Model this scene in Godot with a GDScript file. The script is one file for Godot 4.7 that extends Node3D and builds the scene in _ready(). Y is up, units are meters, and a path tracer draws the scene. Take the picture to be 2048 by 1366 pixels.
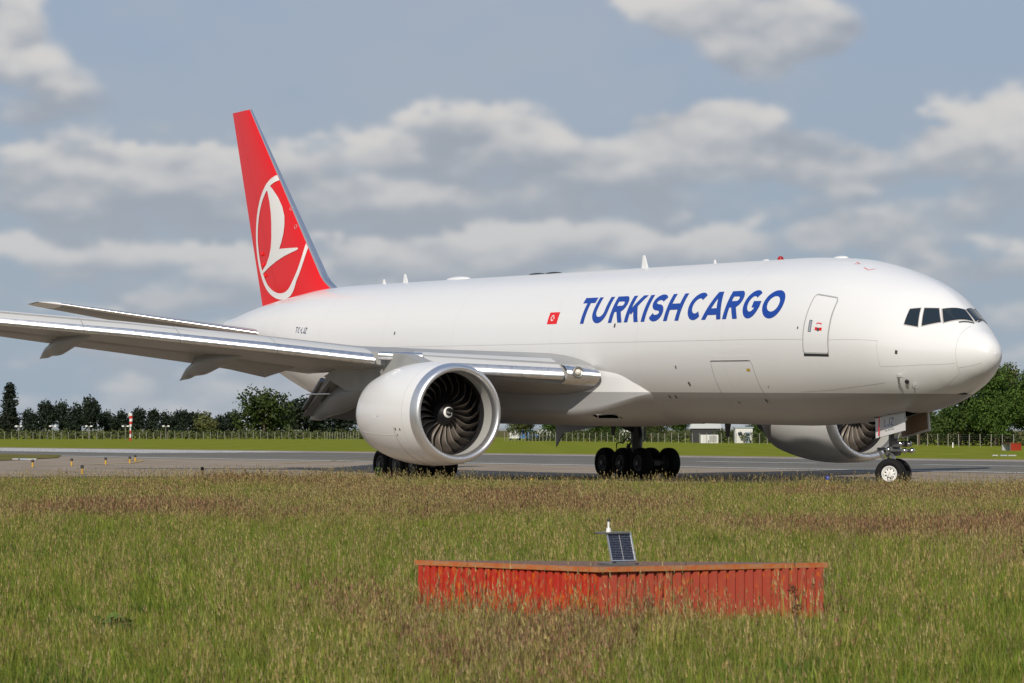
extends Node3D

# ---------------------------------------------------------------- constants
const TH := -1.052259            # the aircraft's heading, turned about y
const EYE := 2.13
const SL := 0.0132               # the body sits slightly nose down
const WL := 3.31                 # height where the grey belly paint begins
# fuselage stations: s aft of nose, crown, keel, half width, height of widest line, roundness of the upper half
const KN := [
	[0.100, 4.671, 4.671, 0.000, 4.671, 2.0], [0.150, 4.859, 4.459, 0.205, 4.668, 2.0], [0.320, 5.109, 4.199, 0.420, 4.665, 2.0],
	[0.620, 5.349, 3.955, 0.660, 4.670, 1.98], [1.000, 5.575, 3.747, 0.950, 4.691, 1.90], [1.600, 6.076, 3.430, 1.348, 4.726, 1.70],
	[2.300, 6.595, 3.153, 1.751, 4.781, 1.62], [3.000, 6.996, 2.910, 2.113, 4.865, 1.70], [3.800, 7.305, 2.731, 2.430, 4.960, 1.80],
	[4.800, 7.606, 2.565, 2.663, 5.045, 1.86], [6.000, 7.890, 2.425, 2.850, 5.120, 1.92], [7.500, 8.138, 2.278, 2.986, 5.180, 1.96],
	[9.000, 8.245, 2.180, 3.064, 5.200, 1.98], [11.00, 8.307, 2.107, 3.100, 5.207, 2.0], [44.00, 8.307, 2.107, 3.100, 5.207, 2.0],
	[47.00, 8.305, 2.300, 3.070, 5.260, 2.0], [50.00, 8.250, 2.850, 2.930, 5.480, 2.0], [53.00, 8.020, 3.620, 2.630, 5.830, 2.0],
	[56.00, 7.730, 4.450, 2.150, 6.120, 2.0], [59.00, 7.360, 5.250, 1.450, 6.320, 2.0], [61.00, 7.080, 5.650, 0.880, 6.380, 2.0],
	[62.40, 6.930, 5.900, 0.480, 6.420, 2.0], [62.60, 6.910, 5.930, 0.440, 6.420, 2.0]]
var KM := []                     # slopes of those columns
var M := {}
var rng := RandomNumberGenerator.new()
var used := {}
var plane: Node3D


# ---------------------------------------------------------------- small helpers
func mat(r: float, g: float, b: float, rough := 0.6, metal := 0.0, spec := 0.5) -> StandardMaterial3D:
	var m := StandardMaterial3D.new()
	m.albedo_color = Color(r, g, b).linear_to_srgb()
	m.roughness = rough
	m.metallic = metal
	m.metallic_specular = spec
	return m


func vmat(rough := 0.7, back := 0.0, spec := 0.3) -> StandardMaterial3D:
	var m := StandardMaterial3D.new()
	m.vertex_color_use_as_albedo = true
	m.roughness = rough
	m.metallic_specular = spec
	m.cull_mode = BaseMaterial3D.CULL_DISABLED
	if back > 0.0:
		m.backlight_enabled = true
		m.backlight = Color(back, back, back)
	return m


func noise_tex(f: float, oct: int, c0: Color, c1: Color, c2: Color, size := 512, seed_ := 1) -> NoiseTexture2D:
	var n := FastNoiseLite.new()
	n.seed = seed_
	n.noise_type = FastNoiseLite.TYPE_SIMPLEX_SMOOTH
	n.frequency = f
	n.fractal_octaves = oct
	var t := NoiseTexture2D.new()
	t.width = size
	t.height = size
	t.seamless = true
	t.noise = n
	var g := Gradient.new()
	g.offsets = PackedFloat32Array([0.15, 0.5, 0.85])
	g.colors = PackedColorArray([c0.linear_to_srgb(), c1.linear_to_srgb(), c2.linear_to_srgb()])
	t.color_ramp = g
	return t


func tmat(t: Texture2D, scale_: float, rough := 0.85, spec := 0.3) -> StandardMaterial3D:
	var m := StandardMaterial3D.new()
	m.albedo_texture = t
	m.uv1_triplanar = true
	m.uv1_world_triplanar = true
	m.uv1_scale = Vector3.ONE * scale_
	m.roughness = rough
	m.metallic_specular = spec
	return m


func numbered(n: String) -> String:
	if not used.has(n):
		used[n] = 0
		return n
	used[n] += 1
	return "%s_%03d" % [n, used[n]]


func tag(o: Node, label: String, category := "", group := "", kind := "") -> Node:
	if label != "":
		o.set_meta("label", label)
	if category != "":
		o.set_meta("category", category)
	if group != "":
		o.set_meta("group", group)
	if kind != "":
		o.set_meta("kind", kind)
	return o


func thing(called: String, label: String, category: String, at: Vector3, turn := 0.0, group := "") -> Node3D:
	var o := Node3D.new()
	o.name = numbered(called)
	add_child(o)
	o.position = at
	o.rotation.y = turn
	tag(o, label, category, group)
	return o


func put(called: String, mesh: Mesh, m: Material, parent: Node = self, at := Vector3.ZERO) -> MeshInstance3D:
	var o := MeshInstance3D.new()
	o.name = numbered(called) if parent == self else called
	o.mesh = mesh
	o.material_override = m
	parent.add_child(o, true)
	o.position = at
	return o


func structure(called: String, mesh: Mesh, m: Material) -> MeshInstance3D:
	var o := put(called, mesh, m)
	o.set_meta("kind", "structure")
	return o


func copy_of(src: Node3D, at: Vector3, turn: float, label: String, sc := Vector3.ONE) -> Node3D:
	var c := src.duplicate() as Node3D
	c.name = numbered(String(src.name).rstrip("0123456789").rstrip("_"))
	add_child(c)
	c.position = at
	c.rotation.y = turn
	c.scale = sc
	c.set_meta("label", label)
	return c


# a smooth sheet of nu x nv points
func sheet(nu: int, nv: int, f: Callable, wrap_v := false, hole := AABB()) -> ArrayMesh:
	var p := PackedVector3Array()
	p.resize(nu * nv)
	for i in nu:
		for j in nv:
			p[i * nv + j] = f.call(float(i) / (nu - 1), float(j) / (nv - 1))
	var n := PackedVector3Array()
	n.resize(nu * nv)
	for i in nu:
		var ia := maxi(i - 1, 0)
		var ib := mini(i + 1, nu - 1)
		for j in nv:
			var ja := j - 1
			var jb := j + 1
			if ja < 0:
				ja = nv - 2 if wrap_v else 0
			if jb > nv - 1:
				jb = 1 if wrap_v else nv - 1
			var du := p[ib * nv + j] - p[ia * nv + j]
			var dv := p[i * nv + jb] - p[i * nv + ja]
			var c := du.cross(dv)
			if c.length_squared() < 1e-14:
				var i2 := clampi(i + (1 if i * 2 < nu else -1), 0, nu - 1)
				du = p[mini(i2 + 1, nu - 1) * nv + j] - p[maxi(i2 - 1, 0) * nv + j]
				dv = p[i2 * nv + jb] - p[i2 * nv + ja]
				c = du.cross(dv)
			n[i * nv + j] = c.normalized() if c.length_squared() > 1e-16 else Vector3.UP
	var ix := PackedInt32Array()
	for i in nu - 1:
		for j in nv - 1:
			var a := i * nv + j
			if hole.size.x > 0.0 and hole.has_point((p[a] + p[a + nv + 1]) / 2.0):
				continue
			ix.append_array([a, a + 1, a + nv, a + 1, a + nv + 1, a + nv])
	var arr := []
	arr.resize(Mesh.ARRAY_MAX)
	arr[Mesh.ARRAY_VERTEX] = p
	arr[Mesh.ARRAY_NORMAL] = n
	arr[Mesh.ARRAY_INDEX] = ix
	var m := ArrayMesh.new()
	m.add_surface_from_arrays(Mesh.PRIMITIVE_TRIANGLES, arr)
	return m


func start() -> SurfaceTool:
	var st := SurfaceTool.new()
	st.begin(Mesh.PRIMITIVE_TRIANGLES)
	return st


func done(st: SurfaceTool) -> ArrayMesh:
	st.generate_normals()
	return st.commit()


func quad(st: SurfaceTool, a: Vector3, b: Vector3, c: Vector3, d: Vector3) -> void:
	for v: Vector3 in [a, b, c, a, c, d]:
		st.add_vertex(v)


# a box with chamfered edges between lo and hi, turned by x
func box(st: SurfaceTool, size: Vector3, x: Transform3D, ch := 0.0) -> void:
	st.set_smooth_group(-1)
	var h := size / 2.0
	if ch <= 0.0:
		var c := []
		for k in 8:
			c.append(x * Vector3(h.x if k & 1 else -h.x, h.y if k & 2 else -h.y, h.z if k & 4 else -h.z))
		for f: Array in [[0, 1, 3, 2], [5, 4, 6, 7], [4, 0, 2, 6], [1, 5, 7, 3], [2, 3, 7, 6], [4, 5, 1, 0]]:
			quad(st, c[f[0]], c[f[1]], c[f[2]], c[f[3]])
		return
	var pts := PackedVector2Array([Vector2(-h.x + ch, -h.y), Vector2(h.x - ch, -h.y), Vector2(h.x, -h.y + ch), Vector2(h.x, h.y - ch), Vector2(h.x - ch, h.y), Vector2(-h.x + ch, h.y), Vector2(-h.x, h.y - ch), Vector2(-h.x, -h.y + ch)])
	prism(st, pts, -h.z, h.z, x)


# a polygon in x,y pulled along z
func prism(st: SurfaceTool, pts: PackedVector2Array, z0: float, z1: float, x: Transform3D) -> void:
	st.set_smooth_group(-1)
	var tri := Geometry2D.triangulate_polygon(pts)
	for k in range(0, tri.size(), 3):
		var a := pts[tri[k]]
		var b := pts[tri[k + 1]]
		var c := pts[tri[k + 2]]
		for q: Vector2 in [a, b, c]:
			st.add_vertex(x * Vector3(q.x, q.y, z1))
		for q: Vector2 in [a, c, b]:
			st.add_vertex(x * Vector3(q.x, q.y, z0))
	for k in pts.size():
		var a := pts[k]
		var b := pts[(k + 1) % pts.size()]
		quad(st, x * Vector3(a.x, a.y, z0), x * Vector3(b.x, b.y, z0), x * Vector3(b.x, b.y, z1), x * Vector3(a.x, a.y, z1))


func tube(st: SurfaceTool, pts: Array, radii: Array, sides := 10, caps := true) -> void:
	st.set_smooth_group(0)
	var rings := []
	for i in pts.size():
		var t: Vector3 = (pts[mini(i + 1, pts.size() - 1)] - pts[maxi(i - 1, 0)]).normalized()
		var u := t.cross(Vector3.UP if absf(t.y) < 0.9 else Vector3.RIGHT).normalized()
		var v := t.cross(u)
		var ring := []
		for k in sides:
			var a := TAU * k / sides
			ring.append(pts[i] + (u * cos(a) + v * sin(a)) * radii[i])
		rings.append(ring)
	for i in pts.size() - 1:
		for k in sides:
			var k2 := (k + 1) % sides
			quad(st, rings[i][k], rings[i][k2], rings[i + 1][k2], rings[i + 1][k])
	if caps:
		st.set_smooth_group(-1)
		for e: int in [0, pts.size() - 1]:
			for k in sides:
				st.add_vertex(pts[e])
				st.add_vertex(rings[e][k])
				st.add_vertex(rings[e][(k + 1) % sides])


func tube_mesh(pts: Array, radii: Array, sides := 10) -> ArrayMesh:
	var st := start()
	tube(st, pts, radii, sides)
	return done(st)


func box_mesh(size: Vector3, ch := 0.0) -> ArrayMesh:
	var st := start()
	box(st, size, Transform3D.IDENTITY, ch)
	return done(st)


# a profile of Vector2(along, radius) turned round an axis
func lathe(prof: Array, segs: int, axis: Vector3) -> ArrayMesh:
	var u := axis.cross(Vector3.UP if absf(axis.y) < 0.9 else Vector3.RIGHT).normalized()
	var v := axis.cross(u)
	var n := prof.size()
	return sheet(n, segs + 1, func(a: float, b: float) -> Vector3:
		var q: Vector2 = prof[roundi(a * (n - 1))]
		var t := b * TAU
		return axis * q.x + (u * cos(t) + v * sin(t)) * q.y, true)


func w(x: float, d: float, y := 0.0) -> Vector3:
	return Vector3(x, y, -d)


# ---------------------------------------------------------------- fuselage surface
func fuse_setup() -> void:
	for j in range(1, 6):
		var n := KN.size()
		var m := []
		m.resize(n)
		m.fill(0.0)
		var x := []
		var y := []
		for r: Array in KN:
			x.append(sqrt(r[0]))
			y.append(r[j])
		for i in range(1, n - 1):
			var h0: float = x[i] - x[i - 1]
			var h1: float = x[i + 1] - x[i]
			var d0: float = (y[i] - y[i - 1]) / h0
			var d1: float = (y[i + 1] - y[i]) / h1
			if d0 * d1 > 0.0:
				var w1 := 2.0 * h1 + h0
				var w2 := h1 + 2.0 * h0
				m[i] = (w1 + w2) / (w1 / d0 + w2 / d1)
		m[0] = (y[1] - y[0]) / (x[1] - x[0])
		m[n - 1] = (y[n - 1] - y[n - 2]) / (x[n - 1] - x[n - 2])
		KM.append(m)


func section(s: float) -> Array:
	var i := 0
	while i < KN.size() - 2 and s > KN[i + 1][0]:
		i += 1
	var x0 := sqrt(KN[i][0])
	var h := sqrt(KN[i + 1][0]) - x0
	var t := clampf((sqrt(s) - x0) / h, 0.0, 1.0)
	var out := []
	for j in 5:
		out.append((2 * t * t * t - 3 * t * t + 1) * KN[i][j + 1] + (t * t * t - 2 * t * t + t) * h * KM[j][i] + (3 * t * t - 2 * t * t * t) * KN[i + 1][j + 1] + (t * t * t - t * t) * h * KM[j][i + 1])
	return out


func round_point(k: Array, s: float, t: float) -> Vector3:
	var sn := sin(t)
	var cs := cos(t)
	var e: float = 2.0 / k[4] if sn >= 0.0 else 1.0
	var b: float = (k[0] - k[3]) if sn >= 0.0 else (k[3] - k[1])
	return Vector3(-s, k[3] + b * signf(sn) * pow(absf(sn), e) + SL * s, k[2] * signf(cs) * pow(absf(cs), e))


func fus(s: float, deg: float) -> Vector3:
	return round_point(section(s), s, deg_to_rad(deg))


func fus_n(s: float, deg: float) -> Vector3:
	var a := fus(s + 0.02, deg) - fus(maxf(s - 0.02, 0.101), deg)
	var b := fus(s, deg + 0.4) - fus(s, deg - 0.4)
	var n := a.cross(b).normalized()
	var c := fus(s, deg) - Vector3(-s, section(s)[3] + SL * s, 0)
	return n if n.dot(c) > 0.0 else -n


func ring_split(s: float) -> float:
	var k := section(s)
	return asin(clampf((WL - k[3]) / maxf(k[3] - k[1], 0.001), -1.0, 0.0))


# a line of paint or a seam along the skin: points of (s, degrees)
func skin_line(pts: Array, wid: float, off := 0.006) -> ArrayMesh:
	var q := []
	for i in pts.size() - 1:
		var a: Vector2 = pts[i]
		var b: Vector2 = pts[i + 1]
		var n := maxi(1, ceili(maxf(absf(a.x - b.x) / 0.3, absf(a.y - b.y) / 4.0)))
		for k in n:
			q.append(a.lerp(b, float(k) / n))
	q.append(pts[-1])
	var st := start()
	st.set_smooth_group(0)
	var l := []
	var r := []
	for i in q.size():
		var v: Vector2 = q[i]
		var t := fus(q[mini(i + 1, q.size() - 1)].x, q[mini(i + 1, q.size() - 1)].y) - fus(q[maxi(i - 1, 0)].x, q[maxi(i - 1, 0)].y)
		var nn := fus_n(v.x, v.y)
		var side := nn.cross(t.normalized()) * wid / 2.0
		var c := fus(v.x, v.y) + nn * off
		l.append(c - side)
		r.append(c + side)
	for i in q.size() - 1:
		quad(st, l[i], r[i], r[i + 1], l[i + 1])
	return done(st)


# a four-cornered piece of the skin, raised by off
func skin_quad(c: Array, off: float, n := 8) -> ArrayMesh:
	return sheet(n, n, func(a: float, b: float) -> Vector3:
		var v: Vector2 = (c[0] as Vector2).lerp(c[1], a).lerp((c[3] as Vector2).lerp(c[2], a), b)
		return fus(v.x, v.y) + fus_n(v.x, v.y) * off)


# a four-cornered pane whose edges run straight in space
func pane_quad(c: Array, off: float, n := 10) -> ArrayMesh:
	var p := []
	for v: Vector2 in c:
		p.append(fus(v.x, v.y))
	return sheet(n, n, func(a: float, b: float) -> Vector3:
		var q: Vector3 = (p[0] as Vector3).lerp(p[1], a).lerp((p[3] as Vector3).lerp(p[2], a), b)
		var s := -q.x
		var k := section(s)
		var y: float = q.y - SL * s - k[3]
		var e: float = 2.0 / k[4] if y >= 0.0 else 1.0
		var yy: float = signf(y) * pow(absf(y) / ((k[0] - k[3]) if y >= 0.0 else (k[3] - k[1])), 1.0 / e)
		var zz: float = signf(q.z) * pow(absf(q.z) / k[2], 1.0 / e)
		var dg := rad_to_deg(atan2(yy, zz))
		return fus(s, dg) + fus_n(s, dg) * off)


# a flat shape (x = metres forward of s0, y = metres up the skin from deg0) cut out and laid on the skin
func skin_stroke(st: SurfaceTool, path: Array, wid: float, s0: float, deg0: float, off: float, closed := false) -> void:
	var q := []
	var n := path.size()
	for i in n - (0 if closed else 1):
		var a: Vector2 = path[i]
		var b: Vector2 = path[(i + 1) % n]
		var m := maxi(1, ceili(a.distance_to(b) / 0.12))
		for k in m:
			q.append(a.lerp(b, float(k) / m))
	q.append(path[0] if closed else path[-1])
	var l := []
	var r := []
	n = q.size()
	for i in n:
		var p: Vector2 = q[i - 1] if i > 0 else (q[n - 2] if closed else q[0])
		var x: Vector2 = q[i + 1] if i < n - 1 else (q[1] if closed else q[n - 1])
		var d0: Vector2 = (q[i] - p).normalized() if q[i] != p else (x - q[i]).normalized()
		var d1: Vector2 = (x - q[i]).normalized() if q[i] != x else d0
		var t := (d0 + d1).normalized()
		var o := Vector2(-t.y, t.x) * wid / 2.0 / maxf(0.5, sqrt((1.0 + d0.dot(d1)) / 2.0))
		l.append(on_skin(q[i] + o, s0, deg0, off))
		r.append(on_skin(q[i] - o, s0, deg0, off))
	st.set_smooth_group(0)
	for i in n - 1:
		quad(st, l[i], r[i], r[i + 1], l[i + 1])


func on_skin(v: Vector2, s0: float, deg0: float, off: float) -> Vector3:
	var s := s0 - v.x
	var k := section(s)
	var dg: float = deg0 + rad_to_deg(v.y / 3.1)
	var p := round_point(k, s, deg_to_rad(dg))
	return p + Vector3(0, sin(deg_to_rad(dg)), cos(deg_to_rad(dg))) * off


func arc(c: Vector2, rx: float, ry: float, a0: float, a1: float, n := 14) -> Array:
	var out := []
	for i in n + 1:
		var a := deg_to_rad(lerpf(a0, a1, float(i) / n))
		out.append(c + Vector2(cos(a) * rx, sin(a) * ry))
	return out


# strokes of one capital letter in a box w wide and h high, t thick
func glyph(ch: String, wd: float, h: float, t: float) -> Array:
	var k := t / 2.0
	var m := h / 2.0
	match ch:
		"T":
			return [[Vector2(0, h - k), Vector2(wd, h - k)], [Vector2(wd / 2, 0), Vector2(wd / 2, h - t)]]
		"U":
			return [[Vector2(k, h)] + arc(Vector2(wd / 2, wd / 2 * 0.9), wd / 2 - k, wd / 2 * 0.9 - k, 180, 360) + [Vector2(wd - k, h)]]
		"R":
			return [[Vector2(k, 0), Vector2(k, h)], [Vector2(t, h - k * 0.9)] + arc(Vector2(wd - h * 0.33, h - h * 0.30), h * 0.33 - k, h * 0.30 - k * 0.9, 90, -90) + [Vector2(t, h * 0.4 + k * 0.9)], [Vector2(wd * 0.47, h * 0.52), Vector2(wd - k * 0.95, 0)]]
		"K":
			return [[Vector2(k, 0), Vector2(k, h)], [Vector2(t, h * 0.33), Vector2(wd - k * 1.1, h)], [Vector2(wd * 0.5, h * 0.56), Vector2(wd - k * 1.1, 0)]]
		"I":
			return [[Vector2(wd / 2, 0), Vector2(wd / 2, h)]]
		"S":
			var rx := wd / 2 - k
			var ry := (h - t) / 4.0
			return [arc(Vector2(wd / 2, h - k - ry), rx, ry, 28, 270, 18) + arc(Vector2(wd / 2, k + ry), rx, ry, 90, -152, 18).slice(1)]
		"H":
			return [[Vector2(k, 0), Vector2(k, h)], [Vector2(wd - k, 0), Vector2(wd - k, h)], [Vector2(t, m), Vector2(wd - t, m)]]
		"C":
			return [arc(Vector2(wd / 2 + 0.02, m), wd / 2 - k, m - k, 48, 312, 26)]
		"A":
			return [[Vector2(k * 0.95, 0), Vector2(wd / 2 - k * 0.15, h)], [Vector2(wd - k * 0.95, 0), Vector2(wd / 2 + k * 0.15, h)], [Vector2(wd * 0.28, h * 0.27), Vector2(wd * 0.72, h * 0.27)]]
		"G":
			return [arc(Vector2(wd / 2, m), wd / 2 - k, m - k, 50, 345, 28), [Vector2(wd * 0.55, m - k * 0.2), Vector2(wd, m - k * 0.2)]]
		"O":
			return [arc(Vector2(wd / 2, m), wd / 2 - k, m - k, 0, 360, 36).slice(0, 36)]
		"L":
			return [[Vector2(k, h), Vector2(k, 0)], [Vector2(t, k), Vector2(wd, k)]]
		"J":
			return [[Vector2(wd - k, h), Vector2(wd - k, h * 0.3)] + arc(Vector2(wd / 2, h * 0.3), wd / 2 - k, h * 0.3 - k, 0, -170, 10).slice(1)]
		"Z":
			return [[Vector2(0, h - k), Vector2(wd, h - k)], [Vector2(wd - k, h - t), Vector2(k, t)], [Vector2(0, k), Vector2(wd, k)]]
		"-":
			return [[Vector2(0, m), Vector2(wd, m)]]
	return []


# a letter as print on the skin: every stroke is widened, cut off flat at the letter's box and laid down in narrow strips
func letter(ch: String, s0: float, deg0: float, wd: float, h: float, t: float, m: Material, parent: Node) -> void:
	var st := start()
	st.set_smooth_group(0)
	var off := 0.008
	var bx := PackedVector2Array([Vector2(0, 0), Vector2(wd, 0), Vector2(wd, h), Vector2(0, h)])
	var strokes := glyph(ch, wd, h, t)
	if ch == "O":
		var ring: Array = strokes[0] + [strokes[0][0]]
		strokes = [ring.slice(0, 20), ring.slice(17, 37) + [ring[1]]]
	for g: Array in strokes:
		var line := PackedVector2Array()
		for v: Vector2 in g:
			line.append(v)
		var n := line.size()
		# straight strokes that end on the top or foot line run past it
		for e: int in [0, n - 1]:
			var d: Vector2 = (line[e] - line[1 if e == 0 else n - 2]).normalized()
			if (line[e].y <= 0.001 or line[e].y >= h - 0.001) and absf(d.y) > 0.3:
				line[e] += d * t * 0.6
		for poly: PackedVector2Array in Geometry2D.offset_polyline(line, t / 2.0, Geometry2D.JOIN_MITER, Geometry2D.END_BUTT):
			for cut: PackedVector2Array in Geometry2D.intersect_polygons(poly, bx):
				var y := 0.0
				while y < h:
					for piece: PackedVector2Array in Geometry2D.intersect_polygons(cut, PackedVector2Array([Vector2(-1, y), Vector2(wd + 1, y), Vector2(wd + 1, y + h / 9.0), Vector2(-1, y + h / 9.0)])):
						for k in Geometry2D.triangulate_polygon(piece):
							st.add_vertex(on_skin(piece[k], s0, deg0, off))
					y += h / 9.0
		off += 0.0015
	put("letter", done(st), m, parent)


func s_stations() -> PackedFloat32Array:
	var out := PackedFloat32Array()
	for i in 56:
		out.append(0.1001 + 10.9 * pow(i / 56.0, 2.0))
	for i in 24:
		out.append(11.0 + 33.0 * i / 24.0)
	for i in 41:
		out.append(44.0 + 18.6 * i / 40.0)
	return out


func make_fuselage() -> Node3D:
	var ss := s_stations()
	var nu := ss.size()
	var secs := []
	for s in ss:
		secs.append(section(s))
	var white := sheet(nu, 121, func(a: float, b: float) -> Vector3:
		var i := roundi(a * (nu - 1))
		var t := ring_split(ss[i])
		return round_point(secs[i], ss[i], lerpf(t, PI - t, b)))
	var body := put("fuselage", white, M.white, plane)
	var g0 := 0
	while KN[0][0] >= 0.0 and secs[g0][1] > WL - 0.02:
		g0 += 1
	var ng := nu - g0
	var grey := sheet(ng, 41, func(a: float, b: float) -> Vector3:
		var i := g0 + roundi(a * (ng - 1))
		var t := ring_split(ss[i])
		return round_point(secs[i], ss[i], lerpf(t, -PI - t, b)), false, AABB(Vector3(-6.25, 0, -0.62), Vector3(1.8, 3.0, 1.24)))
	tag(put("belly_skin", grey, M.grey, plane), "grey painted belly below a straight paint line")
	# tail end
	var e := put("exhaust_outlet", lathe([Vector2(0.0, 0.02), Vector2(0.02, 0.30), Vector2(-0.03, 0.42)], 24, Vector3(-1, 0, 0)), M.dark, plane, Vector3(-62.58, 6.5 + SL * 62.6, 0))
	e.scale = Vector3(1, 0.95, 0.5)
	# flight deck windows
	var win := [[Vector2(2.965, 43), Vector2(2.70, 48.3), Vector2(2.44, 30.3), Vector2(2.87, 28)], [Vector2(2.59, 50.3), Vector2(2.24, 58.3), Vector2(1.87, 45.3), Vector2(2.33, 32.8)], [Vector2(2.13, 61), Vector2(1.76, 87.6), Vector2(1.27, 86.5), Vector2(1.774, 47.5)]]
	for side in 2:
		for c: Array in win:
			var q := []
			var o := []
			var mid := Vector2.ZERO
			for v: Vector2 in c:
				mid += (Vector2(v.x, 180 - v.y) if side else v) / 4.0
			for v: Vector2 in c:
				var u := Vector2(v.x, 180 - v.y) if side else v
				q.append(u)
				var d := u - mid
				o.append(mid + d * 1.13)
			var fr := put("window_frame", pane_quad(o, 0.007, 10), M.frame, body)
			fr.set_meta("label", "pale metal surround of a flight deck window")
			var rm := put("window_seal", pane_quad([mid + (q[0] - mid) * 1.04, mid + (q[1] - mid) * 1.04, mid + (q[2] - mid) * 1.04, mid + (q[3] - mid) * 1.04], 0.011, 10), M.rubber, body)
			rm.set_meta("label", "black seal round a flight deck window")
			put("window_pane", pane_quad([mid + (q[0] - mid) * 0.96, mid + (q[1] - mid) * 0.96, mid + (q[2] - mid) * 0.96, mid + (q[3] - mid) * 0.96], 0.016, 10), M.cockpit, body)
	for x: Array in [[1.42, 60.0, 1.18, 84.0], [1.24, 97.0, 1.40, 112.0]]:
		put("wiper", skin_line([Vector2(x[0], x[1]), Vector2(x[2], x[3])], 0.04, 0.035), M.rubber, body)
	# lettering on the starboard side
	for q: Array in [["T", 22.81, 0.93], ["U", 21.74, 1.12], ["R", 20.36, 1.0], ["K", 19.18, 1.02], ["I", 17.985, 0.33], ["S", 17.50, 0.96], ["H", 16.35, 1.07], ["C", 14.86, 1.13], ["A", 13.70, 1.27], ["R", 12.31, 0.96], ["G", 11.16, 1.05], ["O", 9.93, 1.23]]:
		letter(q[0], q[1], 15.0, q[2], 1.165, 0.265, M.blue, body)
	for q: Array in [["T", 48.74, 0.24], ["C", 48.46, 0.22], ["-", 48.20, 0.10], ["L", 48.05, 0.16], ["J", 47.84, 0.15], ["Z", 47.64, 0.20]]:
		letter(q[0], q[1], 13.2, q[2], 0.30, 0.045, M.navy, body)
	# flag
	var fl := put("flag_marking", skin_quad([Vector2(25.1, 15.5), Vector2(24.32, 15.5), Vector2(24.32, 25.0), Vector2(25.1, 25.0)], 0.006, 6), M.red, body)
	fl.set_meta("label", "small red flag with white crescent and star")
	var st := start()
	skin_stroke(st, arc(Vector2(0.34, 0.26), 0.105, 0.105, 40, 320, 18), 0.05, 25.1, 15.5, 0.010)
	skin_stroke(st, [Vector2(0.40, 0.26), Vector2(0.50, 0.26)], 0.06, 25.1, 15.5, 0.0105)
	put("flag_crescent", done(st), M.white_mark, body)
	# doors, seams, ports
	var dr := put("entry_door", skin_quad([Vector2(7.14, 34.0), Vector2(5.93, 34.0), Vector2(5.89, -8.6), Vector2(7.19, -8.6)], 0.012, 18), M.white, body)
	dr.set_meta("label", "white crew door outlined in grey")
	put("door_outline", skin_line([Vector2(7.06, 34.8), Vector2(6.0, 34.8), Vector2(5.91, 32.5), Vector2(5.86, 12), Vector2(5.87, -7.5), Vector2(5.95, -8.9), Vector2(7.12, -8.9), Vector2(7.2, -7.5), Vector2(7.19, 12), Vector2(7.15, 32.5), Vector2(7.06, 34.8)], 0.05, 0.016), M.seam, body)
	put("door_slot", skin_line([Vector2(7.2, -10.1), Vector2(5.88, -10.1)], 0.10, 0.012), M.dark, body)
	put("door_handle", skin_quad([Vector2(6.92, 14.6), Vector2(6.81, 14.6), Vector2(6.81, 7.0), Vector2(6.92, 7.0)], 0.020, 5), M.alum, body)
	put("handle_recess", skin_quad([Vector2(6.95, 15.1), Vector2(6.79, 15.1), Vector2(6.79, 6.5), Vector2(6.95, 6.5)], 0.015, 5), M.seam_dark, body)
	put("rescue_marking", skin_line([Vector2(6.55, 12.8), Vector2(6.48, 13.4), Vector2(6.38, 13.5), Vector2(6.27, 12.9)], 0.04, 0.018), M.red, body)
	put("rescue_marking", skin_line([Vector2(6.59, 9.2), Vector2(6.47, 9.2)], 0.11, 0.018), M.red, body)
	put("rescue_marking", skin_line([Vector2(6.36, 9.2), Vector2(6.23, 9.2)], 0.11, 0.018), M.red, body)
	put("rescue_marking", skin_line([Vector2(6.47, 8.8), Vector2(6.36, 8.8)], 0.12, 0.0185), M.seam_dark, body)
	put("cargo_door_outline", skin_line([Vector2(13.06, -13.7), Vector2(13.12, -28), Vector2(13.16, -38), Vector2(13.2, -52)], 0.03), M.seam, body)
	put("cargo_door_outline", skin_line([Vector2(10.47, -14.2), Vector2(10.38, -17), Vector2(10.38, -27), Vector2(10.42, -37), Vector2(10.5, -52)], 0.03), M.seam, body)
	put("hinge_cover", skin_line([Vector2(13.05, -11.8), Vector2(10.43, -11.8)], 0.16, 0.03), M.white, body)
	put("hinge_gap", skin_line([Vector2(13.0, -13.5), Vector2(10.6, -13.5)], 0.035, 0.01), M.seam_dark, body)
	put("cargo_placard", skin_quad([Vector2(10.81, -19.2), Vector2(10.59, -19.2), Vector2(10.61, -21.0), Vector2(10.83, -21.0)], 0.009, 3), M.yellow, body)
	for l: Array in [[Vector2(40, 0.6), Vector2(7.25, 0.6)], [Vector2(5.84, 1.5), Vector2(3.6, 6.0)], [Vector2(8.2, -38.6), Vector2(6.4, -38.4), Vector2(3.7, -35.2)], [Vector2(3.6, -19), Vector2(2.15, -17.6), Vector2(1.1, -20)], [Vector2(1.07, -30.7), Vector2(0.73, -32.2), Vector2(0.4, -34.2)], [Vector2(1.12, 75), Vector2(1.1, 38), Vector2(1.06, 16), Vector2(1.05, -8), Vector2(1.07, -25), Vector2(1.1, -40)], [Vector2(3.65, 6), Vector2(3.62, -19)]]:
		put("skin_seam", skin_line(l, 0.014, 0.004), M.seam_mid, body)
	for s: float in [12.2, 18.1, 24.6, 33.0, 39.5, 46.0]:
		put("skin_seam", skin_line([Vector2(s, 88), Vector2(s, 40), Vector2(s, 0), Vector2(s, -34)], 0.012, 0.003), M.seam_faint, body)
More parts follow.
